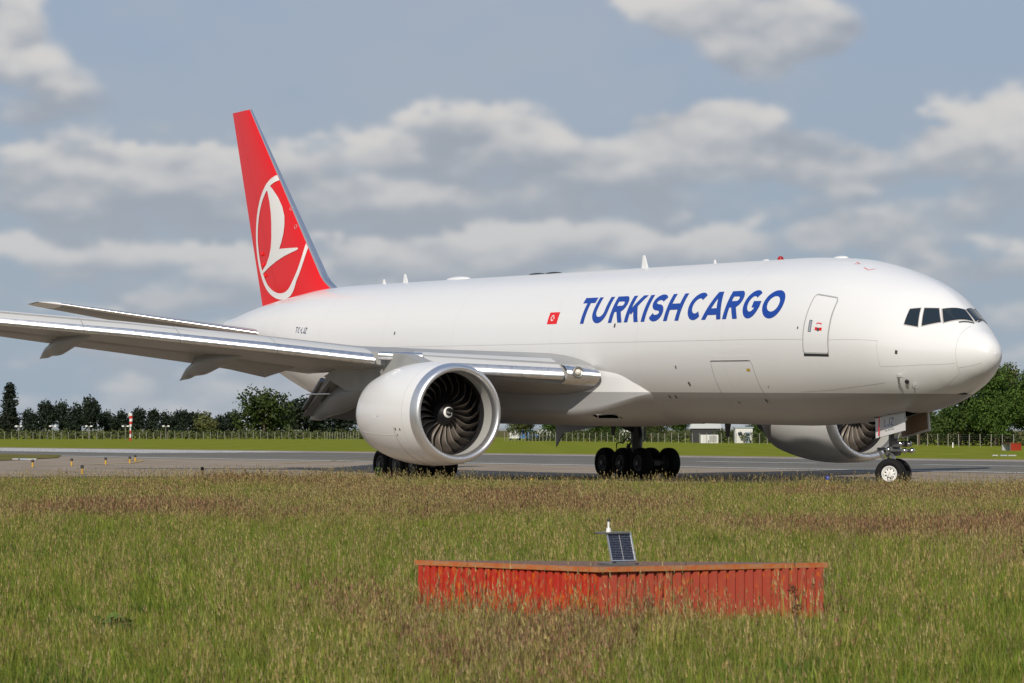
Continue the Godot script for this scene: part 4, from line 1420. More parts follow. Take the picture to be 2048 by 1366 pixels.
func make_trees() -> void:
	var protos := []
	var cols := [[Color(0.030, 0.060, 0.012), Color(0.090, 0.150, 0.026)], [Color(0.026, 0.050, 0.012), Color(0.070, 0.110, 0.022)], [Color(0.045, 0.060, 0.018), Color(0.105, 0.120, 0.034)]]
	for k in 3:
		var h: float = [12.0, 9.5, 10.5][k]
		protos.append(make_tree("broadleaf_tree", "", h, lobes_round(h, [4.2, 3.6, 3.4][k], 13), 13000, 0.30, cols[k][0], cols[k][1], 0.62, "trees behind the right end of the fence"))
	# u (pixel column / depth) -> places along the fence on the right, and behind the fuselage
	var sets := [
		[57.5, 392, 1, 1.0, "bright green leafy tree behind the fence beside the engine bay door"], [61.0, 385, 0, 0.86, "leafy tree behind the fence in front of the taller crowns"], [64.5, 402, 2, 1.08, "brownish green tree with gaps of sky in its crown"],
		[67.5, 388, 0, 1.02, "tall broad leafy tree above the small red shelter"], [72.0, 384, 1, 1.12, "dense green tree at the frame edge behind the fence"], [76.5, 392, 2, 1.0, "thin crowned green tree past the frame edge"], [54.0, 405, 2, 0.75, "low bushy tree just left of the bright leafy one"]]
	var first := [true, true, true]
	for s: Array in sets:
		var k: int = s[2]
		var at := w(s[0], s[1])
		if first[k]:
			first[k] = false
			protos[k].position = at
			protos[k].scale = Vector3.ONE * s[3]
			protos[k].set_meta("label", s[4])
		else:
			copy_of(protos[k], at, s[0] * 1.7, s[4], Vector3.ONE * s[3])
	# trees seen in the gap under the fuselage
	var gap := [[-6.0, 560, 1, 0.8, "scrubby tree behind the near engine intake"], [2.5, 548, 2, 0.8, "scrubby tree left of the parked vans"], [9.0, 540, 0, 0.8, "shaded tree behind the left main gear"], [16.0, 520, 1, 0.8, "dark tree behind the parked red van"], [24.0, 505, 2, 0.7, "tree between the main gear and the white hut"], [38.5, 470, 1, 0.62, "rounded tree right of the white hut"], [45.0, 455, 0, 0.6, "tree behind the far engine"], [30.5, 520, 0, 0.85, "tall tree above the white hut roof"]]
	for s: Array in gap:
		var c := copy_of(protos[s[2]], w(s[0], s[1]), s[0] * 2.3, s[4], Vector3.ONE * s[3])
		c.set_meta("group", "trees beyond the middle of the fence")
	# the dark far tree line on the left
	var fp := []
	for k in 3:
		var h: float = [8.6, 7.6, 8.2][k]
		fp.append(make_tree("dark_tree", "", h, lobes_round(h, [3.4, 3.2, 2.6][k], 9), 2600, 0.62, Color(0.010, 0.018, 0.012), Color(0.030, 0.042, 0.024), 0.9, "dark tree line on the left horizon"))
	var line := [[62, 815, 30], [95, 805, 32], [124, 803, 34], [152, 804, 34], [183, 798, 40], [214, 822, 34], [242, 818, 34], [274, 819, 34], [306, 818, 32], [336, 820, 34], [366, 822, 34], [392, 823, 30], [436, 828, 36], [466, 826, 36], [4, 832, 34], [-20, 826, 36], [600, 800, 70], [640, 806, 60], [680, 812, 60]]
	var words := ["slim dark tree next to the poplar", "dark tree with a ragged top, second from the poplar", "dark tree in the thick of the far tree line", "dark tree just left of the tallest far crown", "tallest dark crown of the far tree line", "lower dark tree right of the tallest far crown", "dark tree directly left of the windsock", "dark tree right behind the windsock", "dark tree second right of the windsock", "dark tree third right of the windsock", "dark tree left of the pale shrub", "dark tree touching the pale shrub", "dark tree right of the pale shrub", "dark tree left of the big round tree", "low dark tree at the foot of the poplar", "dark tree at the frame edge beside the poplar", "dark tree right of the big round tree", "dark tree below the lowered flap", "dark tree behind the near engine"]
	for i in line.size():
		var l: Array = line[i]
		var d := 690.0 + (i % 3) * 9.0
		var h: float = (858.0 - l[1]) / 6103.0 * d + 2.13
		var k := i % 3
		var base_h: float = [8.6, 7.6, 8.2][k]
		var wd: float = maxf(l[2] / 6103.0 * d / 2.0 / 3.0, 0.7)
		var at := w((l[0] - 1024.0) / 6103.0 * d, d)
		var o: Node3D
		if i < 3:
			o = fp[i]
			o.position = at
			o.set_meta("label", words[i])
		else:
			o = copy_of(fp[k], at, i * 1.3, words[i])
		o.scale = Vector3(wd, h / base_h * 1.02, wd)
	var pop := make_tree("poplar_tree", "tall narrow dark poplar on the left horizon", 12.6, [[Vector3(0, 7.0, 0), Vector3(1.7, 5.2, 1.7)], [Vector3(0, 10.2, 0), Vector3(1.2, 2.6, 1.2)], [Vector3(0.1, 4.0, 0), Vector3(2.1, 3.2, 2.0)]], 3600, 0.5, Color(0.010, 0.016, 0.012), Color(0.026, 0.036, 0.022), 0.6, "")
	pop.position = w(-113.5, 690)
	var big := make_tree("round_tree", "big round green tree beyond the wing's flap fairings", 11.6, lobes_round(11.6, 6.0, 12), 5200, 0.62, Color(0.024, 0.040, 0.010), Color(0.062, 0.086, 0.022), 1.0, "")
	big.position = w((528.0 - 1024.0) / 6103.0 * 670.0, 670)
	var pale := make_tree("pale_shrub", "pale yellowish shrub standing before the dark tree line", 6.2, lobes_round(6.2, 2.4, 8), 1800, 0.5, Color(0.075, 0.085, 0.030), Color(0.13, 0.14, 0.05), 0.8, "")
	pale.position = w((412.0 - 1024.0) / 6103.0 * 660.0, 660)
	# hedge behind the fence
	var hl := []
	for i in 60:
		var x := lerpf(-118.0, -28.0, i / 59.0)
		hl.append([Vector3(x, 0.95, -640.0 + rng.randf_range(-1, 1)), Vector3(1.6, rng.randf_range(0.95, 1.2), 1.2)])
	tag(put("hedge", leaf_mesh(hl, 9000, 0.42, Color(0.055, 0.075, 0.022), Color(0.125, 0.145, 0.045), 0.5, 6), M.leaf), "long low yellow green hedge behind the left stretch of fence", "hedge")
	hl = []
	for i in 46:
		var f := i / 45.0
		hl.append([Vector3(lerpf(4.0, 80.0, f), 0.9, -lerpf(545.0, 345.0, f)), Vector3(2.0, rng.randf_range(0.8, 1.35), 1.2)])
	tag(put("hedge", leaf_mesh(hl, 20000, 0.30, Color(0.030, 0.050, 0.014), Color(0.085, 0.105, 0.030), 0.5, 6), M.leaf), "dark green scrub hedge behind the right stretch of fence", "hedge")


func make_fence() -> void:
	var path := [Vector2(-112, 622), Vector2(-38, 619), Vector2(6.5, 520), Vector2(34, 433), Vector2(59, 351), Vector2(74, 305)]
	var fence := thing("perimeter_fence", "long wire mesh perimeter fence with pale posts beyond the runway", "fence", Vector3.ZERO)
	var pm := box_mesh(Vector3(0.075, 1.55, 0.075), 0.015)
	var wires := start()
	var acc := 0.0
	for i in path.size() - 1:
		var a: Vector2 = path[i]
		var b: Vector2 = path[i + 1]
		var n := int(a.distance_to(b) / (2.9 if i == 2 or i == 3 else 1.45))
		for k in n:
			var p := a.lerp(b, float(k) / n)
			# posts that the aircraft hides are left out
			var u := 1024.0 + p.x / p.y * 6103.0
			if u > 2110.0 or u < -60.0 or (u > 720.0 and u < 1005.0) or (u > 1540.0 and u < 1690.0):
				continue
			var o := put("post", pm, M.post, fence, w(p.x, p.y, 0.76))
			o.rotation.y = rng.randf_range(-0.1, 0.1)
			o.rotation.z = rng.randf_range(-0.03, 0.03)
		for y: float in [0.25, 0.5, 0.75, 1.0, 1.25, 1.48]:
			tube(wires, [w(a.x, a.y, y), w(b.x, b.y, y)], [0.007, 0.007], 4, false)
	put("wire", done(wires), M.wire, fence)


func make_box_shelter(called: String, label: String, at: Vector3, turn: float, la: float, lb: float, ha: float, hb: float, h: float, fine: bool) -> Node3D:
	# two corrugated walls that meet in a blunt corner, under a thin roof
	var t := thing(called, label, "shelter", at, turn)
	var a := Vector3(-cos(ha) * la, 0, -sin(ha) * la)
	var b := Vector3(cos(hb) * lb, 0, -sin(hb) * lb)
	for e: Array in [[a, la, 26, M.shed_left], [b, lb, 25, M.shed_right]]:
		var dir: Vector3 = e[0].normalized()
		var out := Vector3(-dir.z, 0, dir.x)
		if out.z < 0:
			out = -out
		var ribs: int = e[2] if fine else 8
		var pitch: float = e[1] / ribs
		var per := 5 if fine else 4
		var k := 0
		while k < ribs:
			var st := start()
			st.set_smooth_group(-1)
			for q in range(k, mini(k + per, ribs)):
				# trapezium rib: valley, flank, crest, flank
				var xs := [0.0, 0.16, 0.26, 0.86, 0.96, 1.0]
				var ys := [0.0, 0.0, 0.028, 0.028, 0.0, 0.0]
				for j in 5:
					var p0: Vector3 = dir * pitch * (q + xs[j]) + out * ys[j]
					var p1: Vector3 = dir * pitch * (q + xs[j + 1]) + out * ys[j + 1]
					quad(st, p0 + Vector3(0, -0.05, 0), p1 + Vector3(0, -0.05, 0), p1 + Vector3(0, h, 0), p0 + Vector3(0, h, 0))
			put("wall_sheet", done(st), e[3], t)
			k += per
		var ba := start()
		quad(ba, out * -0.04, dir * e[1] + out * -0.04, dir * e[1] + out * -0.04 + Vector3(0, h, 0), out * -0.04 + Vector3(0, h, 0))
		put("wall_lining", done(ba), M.lining_white, t)
	var over := 0.045
	var pts := PackedVector2Array([Vector2(a.x - over, a.z - over * 0.3), Vector2(0.0, over * 1.4), Vector2(b.x + over, b.z - over * 0.3), Vector2(b.x - 0.02, b.z - 0.05), Vector2(a.x + 0.02, a.z - 0.05)])
	var rf := start()
	prism(rf, pts, -h - 0.045, -h - 0.002, Transform3D(Basis(Vector3.RIGHT, PI / 2), Vector3.ZERO))
	put("roof", done(rf), M.shed_top, t)
	for e: Array in [[pts[0], pts[1]], [pts[1], pts[2]]]:
		var p0 := Vector3(e[0].x, h + 0.022, e[0].y)
		var p1 := Vector3(e[1].x, h + 0.022, e[1].y)
		var dx := (p1 - p0).normalized()
		var fa := start()
		box(fa, Vector3(p0.distance_to(p1), 0.052, 0.012), Transform3D(Basis(dx, Vector3.UP, dx.cross(Vector3.UP)), (p0 + p1) / 2 + Vector3(0, 0, 0.009)))
		put("fascia", done(fa), M.shed_roof, t)
	for e: Vector3 in [a * 0.97, b * 0.97, Vector3(0, 0, -0.08)]:
		put("frame_post", box_mesh(Vector3(0.05, h - 0.01, 0.05)), M.steel, t, e + Vector3(0, h / 2 - 0.006, -0.09))
	return t


func make_objects() -> void:
	# red shelter in the grass
	var d := 31.5
	var x := (1197.0 - 1024.0) / 6103.0 * d
	var h := 0.662
	make_box_shelter("red_shelter", "large red corrugated metal shelter half hidden in the long grass", w(x, d), 0.0, 2.50, 2.63, deg_to_rad(40.5), deg_to_rad(23.0), h, true)
	# solar unit on its roof
	var so := thing("solar_unit", "small solar panel with white aerial on the red shelter's roof", "solar panel", w(x + 0.235, d + 0.42, h + 0.047), 0.40)
	var tilt := Transform3D(Basis(Vector3.RIGHT, -0.42), Vector3(0.0, 0.19, 0.02))
	var st := start()
	box(st, Vector3(0.265, 0.32, 0.012), tilt)
	put("panel_sheet", done(st), M.solar_back, so)
	st = start()
	for e: Array in [[0.0, 0.157, 0.280, 0.010], [0.0, -0.157, 0.280, 0.010], [0.135, 0.0, 0.010, 0.304], [-0.135, 0.0, 0.010, 0.304]]:
		box(st, Vector3(e[2], e[3], 0.028), tilt * Transform3D(Basis.IDENTITY, Vector3(e[0], e[1], 0.003)))
	put("panel_frame", done(st), M.alum, so)
	for r in 16:
		for c in 2:
			st = start()
			box(st, Vector3(0.122, 0.0148, 0.004), tilt * Transform3D(Basis.IDENTITY, Vector3(-0.064 + 0.128 * c, -0.140 + 0.01865 * r, 0.0085)))
			put("solar_cell", done(st), M.solar, so)
	st = start()
	box(st, Vector3(0.30, 0.025, 0.10), Transform3D(Basis.IDENTITY, Vector3(-0.02, 0.012, 0.05)))
	box(st, Vector3(0.03, 0.30, 0.03), Transform3D(Basis.IDENTITY, Vector3(0.0, 0.15, -0.14)))
	box(st, Vector3(0.26, 0.02, 0.26), Transform3D(Basis.IDENTITY, Vector3(-0.02, 0.012, -0.1)))
	put("bracket", done(st), M.steel, so)
	st = start()
	box(st, Vector3(0.34, 0.018, 0.16), Transform3D(Basis.IDENTITY, Vector3(-0.05, 0.335, -0.09)), 0.004)
	put("top_plate", done(st), M.steel, so)
	put("aerial_base", tube_mesh([Vector3(-0.09, 0.344, -0.09), Vector3(-0.09, 0.385, -0.09)], [0.028, 0.024], 12), M.white_mark, so)
	put("aerial_rod", tube_mesh([Vector3(-0.09, 0.385, -0.09), Vector3(-0.09, 0.455, -0.09)], [0.012, 0.012], 8), M.white_mark, so)
	put("aerial_cap", tube_mesh([Vector3(-0.09, 0.455, -0.09), Vector3(-0.09, 0.475, -0.09), Vector3(-0.09, 0.48, -0.09)], [0.017, 0.017, 0.012], 10), M.dark, so)
	# far red shelter
	make_box_shelter("red_shelter", "small red shelter with open white inside by the far fence", w(50.2, 301), 1.68, 2.2, 2.2, 0.75, 0.75, 0.72, false)
	var mp2 := thing("marker_stake", "short white stake before the fence on the right", "marker post", w((1905.0 - 1024.0) / 6103.0 * 348.0, 348))
	put("stake", box_mesh(Vector3(0.12, 0.55, 0.10), 0.02), M.white_mark, mp2, Vector3(0, 0.26, 0))
	put("stake_cap", box_mesh(Vector3(0.15, 0.06, 0.13), 0.02), M.white_mark, mp2, Vector3(0, 0.565, 0))
	# windsock
	var ws := thing("windsock", "drooping red and white windsock on a banded mast", "windsock", w(-67.5, 540))
	for k in 6:
		put("mast_band", tube_mesh([Vector3(0, k * 0.62, 0), Vector3(0, k * 0.62 + 0.62, 0)], [0.16 - k * 0.01, 0.155 - k * 0.01], 12), M.sock_red if k % 2 == 0 else M.sock_white, ws)
	var sp := [[0.0, 4.62, 0.40], [0.05, 4.40, 0.36], [0.12, 3.95, 0.30], [0.10, 3.45, 0.27], [0.08, 2.95, 0.24], [0.06, 2.5, 0.20]]
	for k in 5:
		put("sock_band", tube_mesh([Vector3(sp[k][0], sp[k][1], 0.12), Vector3(sp[k + 1][0], sp[k + 1][1], 0.14)], [sp[k][2], sp[k + 1][2]], 14), M.sock_white if k % 2 == 0 else M.sock_red, ws)
	put("sock_hoop", tube_mesh([Vector3(-0.4, 4.62, 0.12), Vector3(-0.1, 4.85, 0.12), Vector3(0.4, 4.62, 0.12)], [0.05, 0.16, 0.05], 8), M.sock_white, ws)
	# approach lights on T-shaped poles
	var al := thing("approach_light", "twin headed light pole in front of the poplar", "light pole", Vector3.ZERO, 0.0, "T shaped light poles along the fence")
	put("pole", tube_mesh([Vector3(0, 0, 0), Vector3(0, 2.62, 0)], [0.06, 0.045], 8), M.post, al)
	put("crossarm", tube_mesh([Vector3(-0.5, 2.62, 0), Vector3(0.5, 2.62, 0)], [0.05, 0.05], 8), M.post, al)
	for sg: float in [-1.0, 1.0]:
		put("lamp_head", box_mesh(Vector3(0.44, 0.26, 0.3), 0.06), M.white_mark, al, Vector3(0.48 * sg, 2.70, 0.05))
	var px := [38.0, 106.0, 178.0, 251.0, 332.0]
	var pl := ["twin headed light pole in front of the poplar", "twin headed light pole before the left end of the dark trees", "twin headed light pole below the tallest far crown", "twin headed light pole half behind the windsock", "twin headed light pole right of the windsock"]
	for k in 5:
		var at := w((px[k] - 1024.0) / 6103.0 * 600.0, 600)
		if k == 0:
			al.position = at
		else:
			copy_of(al, at, 0.05 * k, pl[k])
	# edge markers on the taxiway
	var mk := thing("edge_marker", "", "marker post", Vector3.ZERO, 0.0, "orange edge markers on the taxiway")
	put("stem", tube_mesh([Vector3(0, 0, 0), Vector3(0, 0.30, 0)], [0.055, 0.05], 10), M.orange, mk)
	put("cap", tube_mesh([Vector3(0, 0.30, 0), Vector3(0, 0.40, 0), Vector3(0, 0.45, 0)], [0.075, 0.085, 0.04], 10), M.dark, mk)
	put("foot_plate", tube_mesh([Vector3(0, 0.0, 0), Vector3(0, 0.02, 0)], [0.12, 0.12], 12), M.steel, mk)
	var mp := [[66, 936, "orange edge marker near the grass island"], [144, 933, "second orange edge marker from the grass island"], [212, 930.5, "third orange edge marker from the grass island"], [260, 928, "fourth orange edge marker, left of a twin"], [271, 924, "orange edge marker farthest from the long grass"], [165, 950, "orange edge marker standing alone at the long grass edge"], [405, 955, "orange edge marker beside the lone dark joint in the tarmac"], [1063, 973, "orange edge marker in the grass between the main wheels"]]
	for i in mp.size():
		var dd: float = 2.13 * 6103.0 / (mp[i][1] - 858.0)
		var at := w((mp[i][0] - 1024.0) / 6103.0 * dd, dd, 0.02)
		var o: Node3D = mk
		if i == 0:
			mk.position = at
			mk.set_meta("label", mp[i][2])
		else:
			o = copy_of(mk, at, 0.0, mp[i][2])
	var bl := thing("taxiway_light", "small blue taxiway light in the grass behind the nose wheel", "light", w((1655.0 - 1024.0) / 6103.0 * 112.0, 112.0, 0.02))
	put("stem", tube_mesh([Vector3(0, 0, 0), Vector3(0, 0.24, 0)], [0.05, 0.04], 10), M.yellow, bl)
	put("lens", tube_mesh([Vector3(0, 0.24, 0), Vector3(0, 0.34, 0), Vector3(0, 0.40, 0)], [0.07, 0.085, 0.03], 12), M.blueglass, bl)
	# flush units by the runway
	for q: Array in [[2005.0, 234.0, "pale flush guidance unit by the runway below the small shelter"], [50.0, 206.0, "pale flush guidance unit at the tip of the grass island"]]:
		var gu := thing("guidance_unit", q[2], "runway light", w((q[0] - 1024.0) / 6103.0 * q[1], q[1], 0.03))
		for k in 3:
			put("housing", box_mesh(Vector3(0.42 + 0.1 * k, 0.09, 0.4), 0.03), M.lining_white if k != 1 else M.bluegrey, gu, Vector3(-0.6 + 0.6 * k, 0.075, 0.3 * k))
			put("leg", box_mesh(Vector3(0.08, 0.06, 0.08)), M.steel, gu, Vector3(-0.6 + 0.6 * k, 0.0, 0.3 * k))


func make_buildings() -> void:
	# hut right of the main gear
	var hut := thing("white_hut", "white flat roofed hut with a small door behind the fence", "building", w(35.0, 462))
	put("wall", box_mesh(Vector3(2.6, 2.3, 3.0)), M.render_white, hut, Vector3(0, 1.15, 0))
	put("roof", box_mesh(Vector3(2.9, 0.15, 3.3), 0.03), M.bluegrey, hut, Vector3(0, 2.37, 0))
	var dr := put("door", box_mesh(Vector3(0.8, 1.7, 0.06)), M.bluegrey, hut, Vector3(0.55, 0.85, 1.53))
	put("door_pane", box_mesh(Vector3(0.5, 0.4, 0.02)), M.cockpit, dr, Vector3(0, 0.45, 0.045))
	put("window", box_mesh(Vector3(0.6, 0.5, 0.05)), M.cockpit, hut, Vector3(-0.6, 1.4, 1.52))
	var cab := thing("white_cabinet", "low white equipment cabinet beside the dark shed", "cabinet", w(29.2, 452))
	put("body", box_mesh(Vector3(2.6, 1.25, 1.4), 0.04), M.render_white, cab, Vector3(0, 0.66, 0))
	put("plinth", box_mesh(Vector3(2.5, 0.1, 1.3)), M.taxi, cab, Vector3(0, 0.04, 0))
	put("panel_door", box_mesh(Vector3(1.1, 1.0, 0.03), 0.01), M.alum, cab, Vector3(0.5, 0.66, 0.71))
	var shed := thing("dark_shed", "dark shed with a pale blue sloping roof behind the cabinet", "building", w(30.0, 474))
	put("wall", box_mesh(Vector3(4.4, 2.2, 3.0)), M.dark, shed, Vector3(0, 1.1, 0))
	var st := start()
	prism(st, PackedVector2Array([Vector2(-2.5, 2.2), Vector2(2.5, 2.2), Vector2(2.2, 3.0), Vector2(-2.2, 3.0)]), -1.7, 1.7, Transform3D.IDENTITY)
	put("roof", done(st), M.roof_pale, shed)
	# parked vans far off
	for q: Array in [[0.6, 575, M.render_white, 1.5, "white parked van seen beside the near engine"], [2.7, 580, M.van_blue, 0.0, "blue topped parked van behind the main gear"], [7.0, 582, M.render_white, 0.0, "white parked van with a blue board on its roof"], [20.6, 520, M.render_white, 0.0, "tall white parked van behind the left main gear"], [22.8, 545, M.van_red, 0.0, "red parked van behind the left main gear strut"], [25.0, 560, M.render_white, 0.0, "white parked van between the main gear and the dark shed"]]:
		var v := thing("parked_van", q[4], "van", w(q[0], q[1]), q[3], "vans parked beyond the fence")
		st = start()
		prism(st, PackedVector2Array([Vector2(-2.3, 0.35), Vector2(2.3, 0.35), Vector2(2.35, 0.95), Vector2(1.75, 1.15), Vector2(1.25, 1.95), Vector2(-2.2, 2.0), Vector2(-2.3, 1.8)]), -0.9, 0.9, Transform3D.IDENTITY)
		put("body", done(st), q[2], v)
		st = start()
		prism(st, PackedVector2Array([Vector2(0.55, 1.2), Vector2(1.62, 1.2), Vector2(1.2, 1.82), Vector2(0.55, 1.82)]), -0.91, 0.91, Transform3D.IDENTITY)
		put("window", done(st), M.cockpit, v)
		for k in 4:
			put("wheel", lathe([Vector2(-0.1, 0.0), Vector2(-0.1, 0.30), Vector2(-0.05, 0.34), Vector2(0.05, 0.34), Vector2(0.1, 0.30), Vector2(0.1, 0.0)], 16, Vector3(0, 0, 1)), M.tyre, v, Vector3(1.45 if k % 2 else -1.45, 0.34, 0.82 if k < 2 else -0.82))


# ---------------------------------------------------------------- tall grass
func blade(vs: PackedVector3Array, ns: PackedVector3Array, cs: PackedColorArray, p: Vector3, a: float, h: float, lean: float, wd: float, c0: Color, c1: Color) -> Vector3:
	var dir := Vector3(cos(a), 0, sin(a))
	var side := Vector3(-sin(a), 0, cos(a)) * wd / 2.0
	# turn the broad side at random
	side = side.rotated(Vector3.UP, rng.randf_range(-1.4, 1.4))
	var m := p + dir * lean * 0.35 + Vector3(0, h * 0.6, 0)
	var t := p + dir * lean + Vector3(0, h, 0)
	var n := -side.cross(t - p).normalized()
	n = (n + Vector3(0, 0.35, 0)).normalized()
	var cm := c0.lerp(c1, 0.6)
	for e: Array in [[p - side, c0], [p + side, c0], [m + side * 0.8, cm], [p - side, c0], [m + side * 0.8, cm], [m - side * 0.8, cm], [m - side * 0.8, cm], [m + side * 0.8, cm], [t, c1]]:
		vs.append(e[0])
		ns.append(n)
		cs.append(e[1])
	return t


func tuft(count: int, rad: float, h0: float, h1: float, wd: float, c0: Color, c1: Color, c2: Color, heads: float, hc0: Color, hc1: Color) -> ArrayMesh:
	var vs := PackedVector3Array()
	var ns := PackedVector3Array()
	var cs := PackedColorArray()
	for i in count:
		var a := rng.randf() * TAU
		var p := Vector3(cos(a), 0, sin(a)) * rad * sqrt(rng.randf())
		p.y = -0.02
		var h := rng.randf_range(h0, h1)
		var stalk := rng.randf() < heads
		var c := c0.lerp(c1, pow(rng.randf(), 1.3))
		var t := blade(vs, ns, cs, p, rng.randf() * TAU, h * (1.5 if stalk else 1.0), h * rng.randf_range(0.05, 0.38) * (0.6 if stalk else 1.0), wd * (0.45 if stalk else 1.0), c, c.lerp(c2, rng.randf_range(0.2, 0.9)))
		if stalk:
			var hh := h * rng.randf_range(0.30, 0.5)
			for k in 6:
				var f := rng.randf()
				var q := t + Vector3(rng.randfn() * 0.014 * (1.15 - f), -hh * (1.0 - f), rng.randfn() * 0.014 * (1.15 - f))
				var b := rng.randf() * TAU
				var s := rng.randf_range(0.006, 0.011) * wd / 0.010
				var u := Vector3(cos(b), 0.0, sin(b)) * s
				var col := hc0.lerp(hc1, rng.randf())
				var n := Vector3(sin(b), 0.5, -cos(b)).normalized()
				for x: Vector3 in [q - u * 0.5, q + u * 0.5, q + Vector3(u.x * 0.9, s * 6.0, u.z * 0.9)]:
					vs.append(x)
					ns.append(n)
					cs.append(col)
	var arr := []
	arr.resize(Mesh.ARRAY_MAX)
	arr[Mesh.ARRAY_VERTEX] = vs
	arr[Mesh.ARRAY_NORMAL] = ns
	arr[Mesh.ARRAY_COLOR] = cs
	var m := ArrayMesh.new()
	m.add_surface_from_arrays(Mesh.PRIMITIVE_TRIANGLES, arr)
	return m


func make_grass() -> void:
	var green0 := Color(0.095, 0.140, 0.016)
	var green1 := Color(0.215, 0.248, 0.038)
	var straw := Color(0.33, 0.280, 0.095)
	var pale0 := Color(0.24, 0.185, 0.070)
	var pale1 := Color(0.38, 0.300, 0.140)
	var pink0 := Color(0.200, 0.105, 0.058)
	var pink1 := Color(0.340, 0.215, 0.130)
	var meshes := [
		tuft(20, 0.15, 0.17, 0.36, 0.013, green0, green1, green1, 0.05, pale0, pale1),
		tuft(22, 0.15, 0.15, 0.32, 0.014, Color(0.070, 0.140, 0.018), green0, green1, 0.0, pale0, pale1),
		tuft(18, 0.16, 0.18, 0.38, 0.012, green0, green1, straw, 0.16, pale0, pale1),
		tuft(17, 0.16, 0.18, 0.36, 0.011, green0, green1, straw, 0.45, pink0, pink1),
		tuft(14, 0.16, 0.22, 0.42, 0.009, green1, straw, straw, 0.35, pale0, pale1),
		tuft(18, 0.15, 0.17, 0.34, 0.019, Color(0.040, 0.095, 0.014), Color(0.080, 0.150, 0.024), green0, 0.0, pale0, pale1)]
	var names := ["meadow_grass", "lush_grass", "seeding_grass", "brown_seed_grass", "straw_grass", "broad_grass"]
	var labels := ["fresh green blades filling the near meadow", "lush low green grass in the meadow", "tall meadow grass coming into seed", "pinkish brown seed heads in drifts across the meadow", "dry straw coloured stalks among the meadow grass", "dark broad leaved tufts in the meadow"]
	var lists := []
	for k in 6:
		lists.append([])
	var n1 := FastNoiseLite.new()
	n1.seed = 3
	n1.frequency = 0.06
	n1.fractal_octaves = 3
	var n2 := FastNoiseLite.new()
	n2.seed = 8
	n2.frequency = 0.16
	n2.fractal_octaves = 3
	var d := 16.5
	while d < 122.0:
		var step := 0.5 + d * 0.006
		var half := d * 0.178 + 6.0
		var dens := 74.0 * pow(30.0 / maxf(d, 24.0), 0.62)
		var count := int(2.0 * half * step * dens)
		for i in count:
			var x := rng.randf_range(-half, half)
			var dd := d + rng.randf() * step
			if dd > edge_d(x) + 0.3:
				continue
			# the shelter stands on bare ground
			var bx := x - 0.893
			if dd > 31.45 + (0.86 * -bx if bx < 0.0 else 0.42 * bx) and dd < 33.3 and bx > -1.9 and bx < 2.4:
				continue
			var a := n1.get_noise_2d(x * 1.1, dd * 0.42)
			var b := n2.get_noise_2d(x * 1.0, dd * 0.5 + 50.0)
			# drifts of seed heads lie across the meadow at several distances
			var drift := 0.20 * exp(-pow((dd - 90.0) / 8.0, 2.0)) + 0.26 * exp(-pow((dd - 60.0) / 7.0, 2.0)) - 0.28 * exp(-pow((dd - 44.0) / 7.0, 2.0)) - 0.22 * exp(-pow((dd - 28.0) / 5.0, 2.0)) - 0.35 * exp(-pow((dd - 110.0) / 9.0, 2.0))
			var s := a * 1.15 + b * 0.45 + drift - 0.20
			for q: Array in [[-9.1, 60.0, 2.2, 5.0, -0.7], [-4.6, 27.0, 1.2, 4.0, 0.5], [-4.0, 31.0, 0.5, 1.6, -0.9], [3.0, 56.0, 5.0, 3.0, 0.3], [9.5, 55.0, 3.5, 5.0, 0.4], [-13.0, 90.0, 6.0, 5.0, 0.2]]:
				s += q[4] * exp(-pow((x - q[0]) / q[2], 2.0) - pow((dd - q[1]) / q[3], 2.0))
			var r := rng.randf()
			var k := 0
			if s > 0.30:
				k = 3 if r < 0.55 else (2 if r < 0.75 else (4 if r < 0.83 else 0))
			elif s > 0.02:
				k = 2 if r < 0.40 else (3 if r < 0.54 else (0 if r < 0.92 else 4))
			elif s > -0.28:
				k = 0 if r < 0.56 else (2 if r < 0.78 else (1 if r < 0.98 else 4))
			else:
				k = 1 if r < 0.55 else (0 if r < 0.86 else (2 if r < 0.95 else 5))
			if rng.randf() < 0.045:
				k = 4
			if b < -0.46 and a < 0.0 and r < 0.5:
				k = 5
			var sc := rng.randf_range(0.75, 1.2) * (1.0 + 0.16 * a)
			if dd > 92.0:
				sc *= lerpf(1.0, 1.12, clampf((dd - 92.0) / 14.0, 0.0, 1.0))
			if dd < 32.5:
				sc *= 0.86
			if dd > 26.0 and dd < 32.5 and bx > -2.2 and bx < 2.6:
				sc *= 0.84
				if rng.randf() < 0.05:
					k = 4 if rng.randf() < 0.7 else 3
					sc *= rng.randf_range(1.3, 1.9)
			var wide := sc * (1.0 + maxf(0.0, dd - 40.0) * 0.011)
			var bs := Basis(Vector3.UP, rng.randf() * TAU).scaled(Vector3(wide, sc, wide))
			bs = Basis(Vector3(rng.randf_range(-1, 1), 0, rng.randf_range(-1, 1)).normalized(), rng.randf_range(0, 0.22)) * bs
			var v := rng.randf_range(0.66, 1.30)
			lists[k].append([Transform3D(bs, w(x, dd, 0.0)), Color(v * rng.randf_range(0.92, 1.1), v, v * rng.randf_range(0.85, 1.1))])
		d += step
	var total := 0
	for k in 6:
		var mm := MultiMesh.new()
		mm.transform_format = MultiMesh.TRANSFORM_3D
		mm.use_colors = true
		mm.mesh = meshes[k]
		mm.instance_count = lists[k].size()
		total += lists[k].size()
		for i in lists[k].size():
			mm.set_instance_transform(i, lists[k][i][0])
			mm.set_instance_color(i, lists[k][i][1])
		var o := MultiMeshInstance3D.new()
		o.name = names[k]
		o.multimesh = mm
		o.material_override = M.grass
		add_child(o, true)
		tag(o, labels[k], "grass", "", "stuff")
	print("grass tufts ", total)
